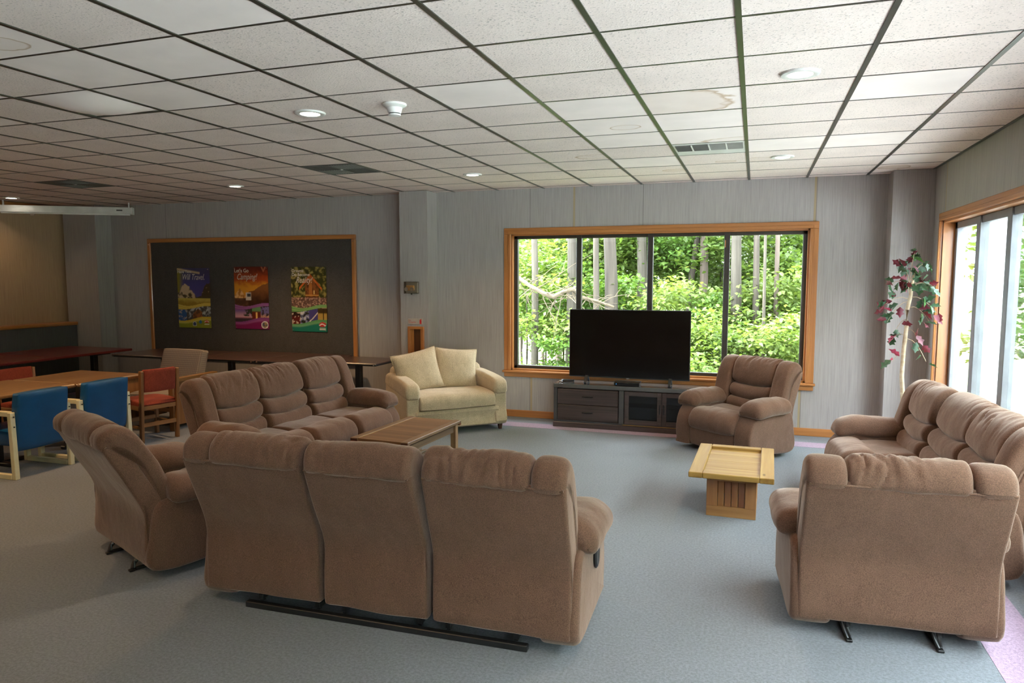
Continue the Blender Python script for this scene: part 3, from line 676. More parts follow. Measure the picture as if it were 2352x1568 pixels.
def cushion(name, label, wd, ht, th, mtx, mat, group, seed=0):
    n = 22; vs = []; fs = []
    for sgn in (1, -1):
        for j in range(n + 1):
            for i in range(n + 1):
                u, v = -1 + 2 * i / n, -1 + 2 * j / n
                e = (max(0, 1 - abs(u) ** 2.6) * max(0, 1 - abs(v) ** 2.6)) ** 0.5
                px_ = u * wd / 2 * (1 - 0.07 * (1 - abs(v) ** 2) * abs(u)); pz = v * ht / 2 * (1 - 0.07 * (1 - abs(u) ** 2) * abs(v))
                yv = sgn * (th / 2 * e + 0.004) + 0.012 * noise.noise(Vector((px_ * 6 + seed, pz * 6, sgn * 3.0))) * e
                vs.append((px_, yv, pz))
    q = n + 1
    for sgn, off in ((1, 0), (-1, q * q)):
        for j in range(n):
            for i in range(n):
                f = (off + j * q + i, off + j * q + i + 1, off + (j + 1) * q + i + 1, off + (j + 1) * q + i)
                fs.append(f[::-1] if sgn > 0 else f)
    rim = [i for i in range(q)] + [j * q + n for j in range(1, q)] + [n * q + i for i in range(n - 1, -1, -1)] + [j * q for j in range(n - 1, 0, -1)]
    for a in range(len(rim)):
        b_ = rim[(a + 1) % len(rim)]; fs.append((rim[a], b_, b_ + q * q, rim[a] + q * q))
    mb = MB(); mb.add(vs, fs)
    o = obj(name, mb, mat); o.matrix_world = mtx; tag(o, label, 'cushion', group)
    pp = MB(); pp.tube([vs[r_] for r_ in rim] + [vs[rim[0]]], 0.006, 6); obj('piping', pp, mat, o)
    return o
cushion('back_pillow', 'cream back pillow leaning by the loveseat arm nearer the dark tables', 0.58, 0.50, 0.19, LSM @ Matrix.Translation((0.31, 0.33, 0.685)) @ Euler((R(16), R(10), R(4))).to_matrix().to_4x4(), 'cream', 'loveseat back pillows', 3)
cushion('back_pillow', 'cream back pillow standing upright in front of the pillar edge', 0.54, 0.50, 0.19, LSM @ Matrix.Translation((-0.19, 0.30, 0.69)) @ Euler((R(13), R(-5), R(-3))).to_matrix().to_4x4(), 'cream', 'loveseat back pillows', 8)

# ------------------------------------------------------------------ coffee table with slatted shelf
t = thing('coffee_table', 'weathered brown coffee table with slatted lower shelf, in the middle of the sofas', 'table', (-2.91, 5.66, 0), R(-3))
cw, cl, cz = 0.56, 1.0, 0.46
obj('top_panel', MB().box((0, 0, cz - 0.014), (cw - 0.14, cl - 0.02, 0.024), 0.002), 'teak_x', t)
for s in (-1, 1):
    obj('border_plank', MB().box((s * (cw / 2 - 0.036), 0, cz - 0.013), (0.070, cl, 0.028), 0.004), 'teak_y', t)
    obj('top_edge', MB().box((0, s * (cl / 2 - 0.004), cz - 0.036), (cw - 0.01, 0.03, 0.02), 0.003), 'teak_edge', t)
    obj('apron', MB().box((0, s * (cl / 2 - 0.05), cz - 0.075), (cw - 0.16, 0.022, 0.055), 0.002), 'teak_edge', t)
    obj('apron', MB().box((s * (cw / 2 - 0.05), 0, cz - 0.075), (0.022, cl - 0.16, 0.055), 0.002), 'teak_y', t)
    for q in (-1, 1):
        obj('leg', MB().box((s * (cw / 2 - 0.05), q * (cl / 2 - 0.05), (cz - 0.03) / 2), (0.055, 0.055, cz - 0.03), 0.004), 'teak_z', t)
        obj('corner_cap', MB().box((s * (cw / 2 - 0.035), q * (cl / 2 - 0.002), cz - 0.0155), (0.066, 0.006, 0.020), 0.001), 'dkfoot', t)
obj('inlay_strip', MB().box((-cw / 2 + 0.075, 0, cz - 0.003), (0.006, cl - 0.03, 0.006)), 'pine_y', t)
for s in (-1, 1): obj('shelf_rail', MB().box((0, s * (cl / 2 - 0.06), 0.135), (cw - 0.12, 0.035, 0.03), 0.003), 'teak_x', t)
for i in range(7): obj('slat', MB().box((-0.195 + 0.065 * i, 0, 0.158), (0.038, cl - 0.13, 0.016), 0.003), 'teak_y', t)

# ------------------------------------------------------------------ pedestal table
t = thing('pedestal_table', 'low yellow pine tray-top table on a square panelled pedestal', 'table', (-0.12, 5.80, 0), R(-1.2))
pw_, pl, pz = 0.60, 0.97, 0.375
for s in (-1, 1):
    obj('tray_rail', MB().box((s * (pw_ / 2 - 0.05), 0, pz - 0.019), (0.10, pl, 0.042), 0.005), 'pine_y', t)
    obj('tray_rail', MB().box((0, s * (pl / 2 - 0.04), pz - 0.019), (pw_ - 0.202, 0.08, 0.042), 0.005), 'pine_x', t)
for i in range(4):
    obj('tray_plank', MB().box((0, -0.405 + 0.2025 * i + 0.10125, pz - 0.028), (pw_ - 0.2, 0.2015, 0.016), 0.0012), 'pine_x', t)
bw, bd, by = 0.36, 0.62, 0.02
for s in (-1, 1):
    yy = by + s * bd / 2
    obj('pedestal_rail', MB().box((0, yy, 0.04), (bw, 0.02, 0.08), 0.002), 'pine_rx', t)
    obj('pedestal_rail', MB().box((0, yy, pz - 0.07), (bw, 0.02, 0.06), 0.002), 'pine_rx', t)
    for q in (-1, 1): obj('pedestal_stile', MB().box((q * (bw / 2 - 0.04), yy, 0.19), (0.08, 0.02, 0.22), 0.002), 'pine_z', t)
    for i in range(4): obj('pedestal_slat', MB().box((-0.075 + 0.05 * i, yy - s * 0.014, 0.19), (0.046, 0.012, 0.225), 0.0015), ('pine_z', 'pine_dark')[i % 2], t)
    xx = s * (bw / 2 - 0.01)
    obj('pedestal_rail', MB().box((xx, by, 0.04), (0.02, bd - 0.022, 0.08), 0.002), 'pine_ry', t)
    obj('pedestal_rail', MB().box((xx, by, pz - 0.07), (0.02, bd - 0.022, 0.06), 0.002), 'pine_ry', t)
    for q in (-1, 0, 1): obj('pedestal_stile', MB().box((xx, by + q * (bd / 2 - 0.06), 0.19), (0.02, 0.08, 0.22), 0.002), 'pine_z', t)
    obj('pedestal_slat', MB().box((xx - s * 0.008, by, 0.19), (0.008, bd - 0.08, 0.22)), 'pine_dark', t)

# ------------------------------------------------------------------ television stand and television
t = thing('television_stand', 'low dark espresso television stand under the wide window', 'cabinet', (-1.37, 8.445, 0), R(0.6))
sw, sdp, sh_ = 1.83, 0.36, 0.53; f = -sdp / 2
obj('top', MB().box((0, 0, sh_ - 0.025), (sw, sdp, 0.05), 0.004), 'charcoal_top', t)
for x in (-sw / 2 + 0.022, -0.09, sw / 2 - 0.022): obj('upright', MB().box((x, 0.005, 0.27), (0.044 if x != -0.09 else 0.06, sdp - 0.01, 0.42), 0.003), 'charcoal', t)
obj('back_panel', MB().box((0, sdp / 2 - 0.012, 0.27), (sw - 0.05, 0.012, 0.42)), 'charcoal', t)
obj('floor_panel', MB().box((0, 0, 0.075), (sw - 0.02, sdp - 0.02, 0.02)), 'charcoal', t)
obj('plinth', MB().box((0, -0.004, 0.032), (sw + 0.01, sdp, 0.064), 0.006), 'espresso', t)
obj('edge_strip', MB().box((0.40, f - 0.002, 0.072), (0.94, 0.006, 0.006)), 'pine_x', t)
for i in range(2):
    z = 0.375 - 0.193 * i
    dr = obj('drawer', MB().box((-0.495, f + 0.012, z), (0.735, 0.02, 0.186), 0.003), 'espresso', t)
    obj('handle', MB().lathe([(0.001, -0.07), (0.007, -0.065), (0.013, 0), (0.007, 0.065), (0.001, 0.07)], 12, Matrix.Translation((-0.495, f - 0.006, z + 0.01)) @ Matrix.Rotation(R(90), 4, 'Y')), 'black', dr)
for i in range(2):
    cx = 0.165 + 0.435 * i; d = bpy.data.objects.new('door', None); COL.objects.link(d); d.parent = t
    for lx, lz, sx, sz in ((-0.19, 0, 0.05, 0.385), (0.19, 0, 0.05, 0.385), (0, 0.168, 0.33, 0.05), (0, -0.168, 0.33, 0.05)):
        obj('door_frame', MB().box((cx + lx, f + 0.012, 0.278 + lz), (sx, 0.02, sz), 0.002), 'espresso', d)
    obj('door_glass', MB().box((cx, f + 0.014, 0.278), (0.335, 0.005, 0.29)), 'smoked', d)
    hx = cx + (0.195 if i == 0 else -0.195)
    obj('door_handle', MB().lathe([(0.001, -0.06), (0.006, -0.05), (0.009, 0), (0.006, 0.05), (0.001, 0.06)], 10, Matrix.Translation((hx, f - 0.006, 0.278))), 'black', d)
obj('shelf', MB().box((0.39, 0.02, 0.27), (0.86, 0.29, 0.018)), 'charcoal', t)

t = thing('television', 'large black flat television on the dark stand, blocking the wide window', 'television', (-1.415, 8.46, sh_), R(0.5))
obj('panel', MB().box((0, 0.012, 0.48), (1.445, 0.03, 0.825), 0.006), 'blackplastic', t)
obj('screen', MB().box((0, -0.0045, 0.484), (1.425, 0.004, 0.80), 0.001), 'screen', t)
obj('rear_housing', MB().box((0, 0.045, 0.36), (1.0, 0.05, 0.42), 0.015), 'blackplastic', t)
for s in (-1, 1):
    g = MB(); g.box((s * 0.50, -0.07, 0.042), (0.034, 0.024, 0.105), 0.003, rot=(-0.75, 0, 0)); g.box((s * 0.50, 0.07, 0.04), (0.028, 0.02, 0.09), 0.003, rot=(0.75, 0, 0)); g.box((s * 0.50, 0.01, 0.075), (0.04, 0.07, 0.03), 0.004)
    obj('stand_foot', g, 'blackplastic', t)
obj('badge', MB().box((0.0, -0.007, 0.066), (0.04, 0.003, 0.012), 0.001), 'chrome', t)
t = thing('set_top_box', 'slim black set-top box on the stand below the television', 'set-top box', (-1.40, 8.36, sh_), R(1))
obj('body', MB().box((0, 0, 0.026), (0.30, 0.18, 0.042), 0.005), 'blackplastic', t)
obj('front_panel', MB().box((0, -0.0915, 0.026), (0.285, 0.004, 0.030), 0.001), 'screen', t)
obj('power_light', MB().cyl((-0.12, -0.094, 0.027), 0.003, 0.003, 10, Matrix.Rotation(R(90), 4, 'X')), flat('blue_led', (0.05, 0.25, 1, 1), 0.4, emit=(0.05, 0.3, 1, 1), es=2), t)
for x in (-0.12, 0.12): obj('rubber_foot', MB().cyl((x, 0, 0.003), 0.012, 0.006, 12), 'black', t)
t = thing('cable_coil', 'small coil of black cable lying on the far end of the television stand', 'cable', (-2.14, 8.40, sh_))
g = MB(); g.tube([((0.075 + 0.004 * math.sin(i * 1.3)) * math.cos(i * 0.42), 0.05 * math.sin(i * 0.42), 0.006 + 0.0006 * i) for i in range(46)], 0.005, 6); obj('cable', g, 'black', t)
obj('plug', MB().box((-0.085, -0.03, 0.012), (0.03, 0.018, 0.016), 0.003), 'chrome', t)

# ------------------------------------------------------------------ notice board and posters
BX0, BX1, BZ0, BZ1 = -8.90, -5.235, 0.58, 2.395
t = thing('notice_board', 'wide dark grey fabric notice board in an orange wood frame', 'notice board', ((BX0 + BX1) / 2, YB, BZ0))
bwid = BX1 - BX0; bh = BZ1 - BZ0
obj('felt_panel', MB().box((0, -0.012, bh / 2), (bwid - 0.08, 0.02, bh - 0.06)), fabric('grey_board_felt', (0.075, 0.068, 0.062, 1), (0.062, 0.056, 0.052, 1), sheen=0.0, wr=0.1, blot=2, ws=60), t)
for cx, cz_, sx, sz, mt in ((0, bh - 0.03, bwid, 0.06, 'trim_x'), (0, 0.03, bwid, 0.06, 'trim_x'), (-bwid / 2 + 0.03, bh / 2, 0.06, bh - 0.122, 'trim_z'), (bwid / 2 - 0.03, bh / 2, 0.06, bh - 0.122, 'trim_z')):
    obj('frame_strip', MB().box((cx, -0.02, cz_), (sx, 0.04, sz), 0.006), mt, t)
for x, z in ((-bwid / 2 + 0.03, bh - 0.09), (bwid / 2 - 0.03, bh - 0.09), (0.3, bh - 0.03), (-bwid / 2 + 0.03, bh - 0.03)):
    obj('screw', MB().cyl((x, -0.041, z), 0.008, 0.003, 10, Matrix.Rotation(R(90), 4, 'X')), 'chrome', t)

def S(e0, e1, x):
    q = max(0, min(1, (x - e0) / (e1 - e0))); return q * q * (3 - 2 * q)
def lerp(a, b_, q): return tuple(x + (y - x) * q for x, y in zip(a, b_))
def fb(u, v, s, o=0): return noise.fractal(Vector((u * s, v * s * 1.6, o)), 1.0, 2.0, 4)
def curve1(u): return 0.345 + 0.035 * math.sin((u - 0.35) * 4.2)
def waves(u, v, band, edge, lowc, hi):
    """the two ribbon bands shared by all three prints; returns None outside them"""
    top = 0.395 + 0.03 * math.sin((u - 0.62) * 5); bot = 0.30 + 0.075 * S(0.1, 1, u) + 0.0 * u
    if bot < v < top:
        q = (v - bot) / max(0.01, top - bot); return lerp(edge, band, abs(math.sin(q * 7 + u * 2)))
    low = 0.115 + 0.075 * S(0.15, 0.85, u)
    if v < low:
        q = v / low; c = lerp(lowc, band, S(0.55, 1, q)); 
        return lerp(c, hi, 0.55 * S(0.03, 0, abs(v - (low - 0.03 - 0.02 * u))))
    return None
def poster_a(u, v):
    w_ = waves(u, v, (0.62, 0.42, 0.04), (0.75, 0.62, 0.18), (0.22, 0.24, 0.02), (0.72, 0.62, 0.15))
    if (u - 0.5) ** 2 / 0.0042 + (v - 0.065) ** 2 / 0.0016 < 1: return (0.55, 0.55, 0.55) if (u - 0.5) ** 2 / 0.0022 + (v - 0.065) ** 2 / 0.0008 > 1 else (0.03, 0.05, 0.15)
    if (u - 0.68) ** 2 / 0.002 + (v - 0.10) ** 2 / 0.0008 < 1: return (0.02, 0.15, 0.35)
    if (u - 0.87) ** 2 / 0.005 + (v - 0.10) ** 2 / 0.0012 < 1 and v > 0.085: return (0.5, 0.02, 0.02) if abs(v - 0.105 - 0.012 * math.cos((u - 0.87) * 30)) > 0.006 else (0.8, 0.75, 0.7)
    if 0.80 < u < 0.94 and 0.05 < v < 0.072: return (0.65, 0.62, 0.5)
    if w_: return w_
    n = fb(u, v, 9)
    if v < 0.36:
        if u < 0.26: return lerp((0.02, 0.09, 0.28), (0.45, 0.35, 0.3), S(0.15, 0.5, n + 0.25 * (v > 0.27)))
        if 0.46 < u < 0.74 and v < 0.33 - abs(u - 0.62) * 0.6: return lerp((0.30, 0.10, 0.03), (0.10, 0.04, 0.02), S(-0.2, 0.4, n))
        return lerp((0.05, 0.05, 0.05), (0.45, 0.48, 0.5), S(-0.1, 0.5, n + (v - 0.25) * 2))
    if v < 0.50: return lerp((0.32, 0.20, 0.02), (0.55, 0.42, 0.08), S(0.40, 0.49, v + 0.03 * n))
    ridge = 0.60 + 0.13 * S(0.0, 0.22, u) - 0.20 * S(0.25, 0.62, u) + 0.22 * S(0.7, 0.9, u) + 0.03 * n
    if v < ridge:
        c = lerp((0.05, 0.035, 0.015), (0.55, 0.40, 0.25), S(-0.1, 0.5, n + 0.6 * S(0.52, 0.62, v) - 1.0 * S(0.62, 0.75, u)))
        return c
    sky = lerp((0.06, 0.055, 0.25), (0.03, 0.03, 0.10), S(0.6, 1, v)); sky = lerp((0.20, 0.17, 0.01), sky, S(0.02, 0.22, u))
    return lerp(sky, (0.62, 0.45, 0.25), 0.9 * S(0.03, 0.0, abs(v - (0.985 - 0.10 * u))) * (u < 0.7))  # pale streak along the top is glare painted into the print colour
def poster_b(u, v):
    d = (u - 0.87) ** 2 / 0.0105 + (v - 0.07) ** 2 / 0.0036
    if d < 1: return (0.7, 0.68, 0.68) if d > 0.6 else lerp((0.08, 0.09, 0.12), (0.35, 0.25, 0.1), S(-0.2, 0.3, fb(u, v, 14)))
    w_ = waves(u, v, (0.20, 0.05, 0.22), (0.32, 0.14, 0.34), (0.17, 0.005, 0.075), (0.34, 0.10, 0.30))
    if w_: return w_
    n = fb(u, v, 8, 3)
    if v < 0.36:
        if u > 0.76: return lerp((0.50, 0.28, 0.16), (0.14, 0.12, 0.30), S(0.19, 0.27, v)) if abs(n) < 0.33 else (0.03, 0.02, 0.04)
        if u > 0.5: return lerp((0.11, 0.008, 0.004), (0.10, 0.25, 0.10), S(0.27, 0.30, v)) if not (abs(u - 0.64) < 0.03 and v < 0.27) else (0.75, 0.45, 0.12)
        if v > 0.2 and u > 0.26 and n > -0.15: return (0.02, 0.03, 0.02)
        if v < 0.19: return lerp((0.03, 0.02, 0.03), (0.40, 0.15, 0.20), S(0.16, 0.19, v))
        return lerp((0.55, 0.30, 0.35), (0.12, 0.07, 0.28), S(0.19, 0.32, v))
    if 0.34 < u < 0.49 and 0.46 < v < 0.59:
        if 0.375 < u < 0.475 and 0.52 < v < 0.57: return (0.03, 0.04, 0.05)
        return (0.55, 0.5, 0.45)
    hill = 0.60 + 0.14 * S(0.42, 1.0, u) + 0.012 * n
    if v < hill and u > 0.42: return lerp((0.03, 0.008, 0.004), (0.20, 0.07, 0.02), S(0.42, 0.68, v + 0.05 * n))
    if v < 0.5: return lerp((0.05, 0.02, 0.012), (0.12, 0.05, 0.025), S(-0.2, 0.4, n))
    if u < 0.40 and v < 0.66 - abs(u - 0.16) * 0.8: return lerp((0.40, 0.16, 0.03), (0.72, 0.42, 0.18), S(-0.2, 0.4, n + (u - 0.2)))
    sky = lerp((0.62, 0.26, 0.02), (0.38, 0.05, 0.01), S(0.66, 0.80, v + 0.05 * n)); sky = lerp(sky, (0.10, 0.004, 0.003), S(0.80, 0.97, v + 0.06 * n))
    return lerp(sky, (0.5, 0.16, 0.08), 0.8 * (abs(abs(u - 0.87) - (v - 0.93) * 0.8) < 0.02 and v > 0.91))
def poster_c(u, v):
    d = (u - 0.87) ** 2 / 0.0095 + (v - 0.11) ** 2 / 0.0017
    if d < 1 and v > 0.078: return (0.5, 0.015, 0.02) if abs(v - 0.105 - 0.016 * math.cos((u - 0.86) * 26)) > 0.009 else (0.75, 0.72, 0.7)
    if 0.78 < u < 0.96 and (0.05 < v < 0.062 or 0.03 < v < 0.045): return (0.65, 0.65, 0.62)
    w_ = waves(u, v, (0.10, 0.30, 0.10), (0.28, 0.42, 0.14), (0.01, 0.16, 0.12), (0.20, 0.42, 0.20))
    if w_: return w_
    n = fb(u, v, 10, 6)
    if v < 0.36:
        if u < 0.24: return lerp((0.10, 0.008, 0.008), (0.02, 0.01, 0.01), S(0.2, 0.27, v)) if n < 0.28 else (0.5, 0.4, 0.3)
        if u < 0.5: return lerp((0.16, 0.18, 0.34), (0.5, 0.5, 0.52), S(0.1, 0.3, n)) if n > -0.18 else (0.02, 0.02, 0.02)
        if u < 0.74: return (0.06, 0.05, 0.20) if abs((v - 0.22) - (u - 0.62) * 0.6) > 0.012 else (0.6, 0.55, 0.5)
        return lerp((0.40, 0.26, 0.06), (0.05, 0.03, 0.01), S(0.27, 0.30, v)) if abs(u - 0.9) > 0.012 else (0.03, 0.02, 0.01)
    if v < 0.53: return lerp((0.10, 0.05, 0.04), (0.42, 0.26, 0.20), S(-0.1, 0.42, noise.fractal(Vector((u * 18, v * 40, 2)), 1, 2, 3)))
    for sx in (-1, 1):
        yy = 0.87 - abs(u - 0.55) * 0.66
        if abs(v - yy) < 0.022 and abs(u - 0.55) < 0.32: return lerp((0.50, 0.12, 0.02), (0.35, 0.07, 0.01), S(-0.2, 0.3, n))
    if 0.40 < u < 0.78 and v < 0.85 - abs(u - 0.55) * 0.66:
        if abs(v - 0.565) < 0.01: return (0.50, 0.25, 0.06)
        if 0.50 < u < 0.60 and v > 0.57: return (0.32, 0.12, 0.03)
        if abs(u - 0.65) < 0.014 and 0.58 < v < 0.64: return (0.65, 0.5, 0.2)
        return lerp((0.20, 0.07, 0.02), (0.08, 0.03, 0.01), S(-0.2, 0.4, n + (v - 0.6)))
    return lerp((0.03, 0.035, 0.008), (0.26, 0.22, 0.06), S(-0.1, 0.55, n + 0.1 * (u < 0.5)))
def m_print():
    m, nt, b = nm('poster_print')
    at = N(nt, 'ShaderNodeAttribute', attribute_name='print'); nt.links.new(at.outputs['Color'], b.inputs['Base Color'])
    b.inputs['Roughness'].default_value = 0.28; return m
MP = m_print()
def text(body, size, loc, mat, parent, shear=0.0, rot=(R(90), 0, 0), sx=1.0, bold=0.0):
    cu = bpy.data.curves.new('lettering', 'FONT'); cu.body = body; cu.size = size; cu.shear = shear; cu.extrude = 0.0004; cu.offset = bold
    cu.resolution_u = 3; cu.materials.append(M[mat])
    o = bpy.data.objects.new('lettering', cu); COL.objects.link(o); o.parent = parent; o.location = loc; o.rotation_euler = rot; o.scale = (sx, 1, 1)
    return o
def poster(fn, x, z, pw2, ph, label, curl):
    nu, nv = 76, 120; vs = []; cols = []; fs = []
    for j in range(nv + 1):
        for i in range(nu + 1):
            u, v = i / nu, j / nv
            yy = -0.004 - curl * (0.5 * math.sin(u * 3.1) * (1 - v) + 0.35 * abs(noise.noise(Vector((u * 2, v * 3, curl * 900)))))
            vs.append(((u - 0.5) * pw2, yy, (v - 0.5) * ph)); cols.append(fn(u, v))
    for j in range(nv):
        for i in range(nu):
            a = j * (nu + 1) + i; fs.append((a, a + 1, a + nu + 2, a + nu + 1))
    n = len(vs)
    me = bpy.data.meshes.new('poster'); me.from_pydata(vs, [], fs); me.materials.append(MP)
    ca = me.color_attributes.new('print', 'FLOAT_COLOR', 'POINT')
    ca.data.foreach_set('color', [q for c in cols for q in (*c, 1)])
    for p in me.polygons: p.use_smooth = True
    o = bpy.data.objects.new('poster', me); COL.objects.link(o); o.location = (x, YB - 0.028, z); tag(o, label, 'poster')
    for sx in (-1, 1):
        for sz in (-1, 1):
            obj('push_pin', MB().lathe([(0.006, 0), (0.004, 0.006), (0.006, 0.012)], 10, Matrix.Translation((sx * (pw2 / 2 - 0.02), -0.006, sz * (ph / 2 - 0.02))) @ Matrix.Rotation(R(90), 4, 'X')), 'chrome', o)
    return o
ph_ = 0.90
M['print_white'] = flat('print_white', (0.62, 0.58, 0.52, 1), 0.4)
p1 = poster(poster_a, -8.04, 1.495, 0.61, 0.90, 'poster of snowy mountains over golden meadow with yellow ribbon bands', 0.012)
text('Have Tent', 0.062, (-0.28, -0.024, 0.375), 'print_white', p1, bold=0.001)
text('Will Travel.', 0.125, (-0.20, -0.026, 0.275), 'print_white', p1, 0.35, sx=0.72)
p2 = poster(poster_b, -6.99, 1.505, 0.60, 0.91, 'poster of a motorhome under red sunset sky with purple ribbon bands', 0.004)
text("Let's Go", 0.075, (-0.285, -0.014, 0.375), 'print_white', p2, bold=0.001)
text('Camping!', 0.125, (-0.25, -0.014, 0.27), 'print_white', p2, 0.4, sx=0.75)
p3 = poster(poster_c, -6.005, 1.495, 0.585, 0.92, 'poster of an orange log cabin in woods with green ribbon bands', 0.001)
text('Dreams', 0.062, (-0.275, -0.009, 0.385), 'print_white', p3, bold=0.001)
text('Do Become', 0.062, (-0.275, -0.009, 0.33), 'print_white', p3, bold=0.001)
text('Reality!', 0.12, (-0.21, -0.009, 0.235), 'print_white', p3, 0.4, sx=0.75)

# ------------------------------------------------------------------ pillar fittings
t = thing('emergency_light', 'small clear-cased emergency light on the grey pillar above the sign', 'emergency light', (-4.235, 8.40, 1.60))
obj('back_plate', MB().box((0, -0.012, 0.075), (0.17, 0.024, 0.14), 0.006), 'signplate', t)
obj('amber_reflector', MB().box((-0.015, -0.04, 0.07), (0.12, 0.03, 0.07), 0.01), flat('amber_reflector', (0.75, 0.40, 0.15, 1), 0.3), t)
g = MB().box((0, -0.062, 0.075), (0.19, 0.004, 0.145), 0.001)
for x, z, sx, sz in ((-0.095, 0.075, 0.006, 0.15), (0.095, 0.075, 0.006, 0.15), (0, 0.15, 0.19, 0.006), (0, 0.0, 0.19, 0.006)): g.box((x, -0.035, z), (sx, 0.058, sz))
obj('clear_cover', g, 'clear', t)
for s in (-1, 1): obj('lamp_head', MB().lathe([(0.008, 0), (0.024, 0.02), (0.026, 0.03)], 16, Matrix.Translation((s * 0.04 - 0.015, -0.05, 0.055)) @ Matrix.Rotation(R(90), 4, 'X')), 'chrome', t)
obj('test_knob', MB().cyl((0, -0.035, -0.008), 0.01, 0.016, 12), 'black', t)
t = thing('fire_extinguisher_sign', 'beige plate with red fire extinguisher lettering on the grey pillar', 'sign', (-4.20, 8.40, 1.235))
obj('plate', MB().box((0, -0.005, 0), (0.215, 0.01, 0.075), 0.002), 'signplate', t)
text('Fire', 0.022, (-0.095, -0.0115, 0.006), 'red', t); text('Extinguisher', 0.022, (-0.095, -0.0115, -0.018), 'red', t)
g = MB().box((0.078, -0.011, -0.008), (0.026, 0.002, 0.05)).box((0.078, -0.011, 0.022), (0.012, 0.002, 0.014)).box((0.088, -0.011, 0.028), (0.012, 0.002, 0.006)); obj('extinguisher_symbol', g, 'red', t)
t = thing('wall_niche', 'tall narrow wood-framed niche in the grey pillar behind the loveseat', 'niche', (-4.185, 8.40, 0.55))
for cx, cz_, sx, sz, mt in ((0, 0.60, 0.225, 0.035, 'trim_x'), (0, 0.02, 0.225, 0.035, 'trim_x'), (-0.095, 0.31, 0.035, 0.55, 'trim_z'), (0.095, 0.31, 0.035, 0.55, 'trim_z')):
    obj('frame_strip', MB().box((cx, -0.02, cz_), (sx, 0.04, sz), 0.004), mt, t)
for s in (-1, 1): obj('inner_strip', MB().box((s * 0.07, -0.012, 0.31), (0.016, 0.022, 0.55), 0.002), 'trim_z', t)
obj('back_board', MB().box((0.02, -0.003, 0.31), (0.12, 0.006, 0.56)), wood('niche_wood', (0.13, 0.05, 0.016, 1), (0.06, 0.02, 0.007, 1), 'z', 0.4, 20), t)
obj('return_board', MB().box((-0.05, -0.006, 0.31), (0.03, 0.010, 0.56)), 'trim_z', t)

# ------------------------------------------------------------------ projector screen
a = Vector((-8.85, 8.36, 0)); b_ = Vector((-10.30, 7.40, 0)); dv = (a - b_); ln = dv.length
t = thing('projector_screen', 'rolled white projector screen case hung under the ceiling across the corner', 'projector screen', (*((a + b_) / 2).xy, 2.79), math.atan2(dv.y, dv.x))
g = MB(); g.prism([(-0.05, -0.045), (0.04, -0.05), (0.05, 0.0), (0.04, 0.05), (-0.04, 0.05), (-0.055, 0.0)], -ln / 2, ln / 2, Matrix.Rotation(R(90), 4, 'Y') @ Matrix.Rotation(R(90), 4, 'Z'))
obj('case', g, 'white_metal', t)
for s in (-1, 1):
    obj('end_cap', MB().box((s * (ln / 2 + 0.008), 0, 0), (0.016, 0.12, 0.11), 0.008), 'white_plastic', t)
    obj('hanger', MB().box((s * (ln / 2 - 0.05), 0.03, 0.08), (0.02, 0.02, 0.09), 0.002), 'white_metal', t)
obj('bottom_bar', MB().box((0, -0.01, -0.056), (ln - 0.06, 0.03, 0.02), 0.005), 'white_plastic', t)
obj('pull_handle', MB().tube([(-0.48, -0.01, -0.064), (-0.47, -0.01, -0.085), (-0.42, -0.01, -0.085), (-0.41, -0.01, -0.064)], 0.004, 6), 'chrome', t)
obj('name_plate', MB().box((ln / 2 - 0.16, -0.056, 0.005), (0.08, 0.004, 0.018), 0.001), 'charcoal', t)

# ------------------------------------------------------------------ tables by the walls
def pedestal(t, x, y, h, base=0.5):
    o = obj('post', MB().box((x, y, h / 2), (0.075, 0.075, h), 0.006), 'black', t)
    obj('cross_foot', MB().box((x, y, 0.02), (base, 0.07, 0.035), 0.008).box((x, y, 0.021), (0.07, base, 0.036), 0.008), 'black', t)
    obj('support_plate', MB().box((x, y, h - 0.01), (0.3, 0.3, 0.02), 0.002), 'black', t)
def cafe(label, x0, x1, y0, y1, mat, edge, posts, group, z=0.745):
    cx, cy = (x0 + x1) / 2, (y0 + y1) / 2
    t = thing('cafe_table', label, 'table', (cx, cy, 0), 0, group)
    obj('tabletop', MB().box((0, 0, z - 0.014), (x1 - x0 - 0.006, y1 - y0 - 0.006, 0.028), 0.006), mat, t)
    obj('edge_band', MB().box((0, 0, z - 0.019), (x1 - x0 - 0.002, y1 - y0 - 0.002, 0.03), 0.008), edge, t)
    for (px_, py) in posts: pedestal(t, px_ - cx, py - cy, z - 0.035)
    for sx in (-1, 1):
        obj('corner_stud', MB().cyl((sx * ((x1 - x0) / 2 - 0.03), -(y1 - y0) / 2 - 0.001, z - 0.018), 0.012, 0.004, 12, Matrix.Rotation(R(90), 4, 'X')), 'chrome', t)
    return t
GD = 'dark tables under the notice board'
cafe('dark-topped table at the corner end of the row under the notice board', -8.44, -7.0, 7.50, 8.36, 'walnut', 'black', [(-7.8, 7.80)], GD)
cafe('dark-topped table behind the plaid lounge chair, under the snowy mountain poster', -6.99, -6.08, 7.52, 8.50, 'walnut', 'black', [(-6.70, 7.85)], GD)
cafe('dark-topped table under the log cabin poster, behind the facing sofa', -6.07, -5.22, 7.54, 8.50, 'walnut', 'black', [(-5.65, 8.0)], GD)
cafe('dark-topped table on one black post beside the cream loveseat', -5.21, -4.40, 7.70, 8.36, 'walnut', 'black', [(-4.83, 8.02)], GD)
GR = 'red tables along the half-height wall'
cafe('red-topped table ending at the corner pillar', -10.08, -8.82, 6.97, 8.22, 'mahogany', 'mahogany', [(-9.05, 7.75)], GR)
cafe('red-topped table cut off by the picture edge, in front of the half-height wall', -10.08, -8.80, 5.6, 6.96, 'mahogany', 'mahogany', [(-9.05, 6.3)], GR)
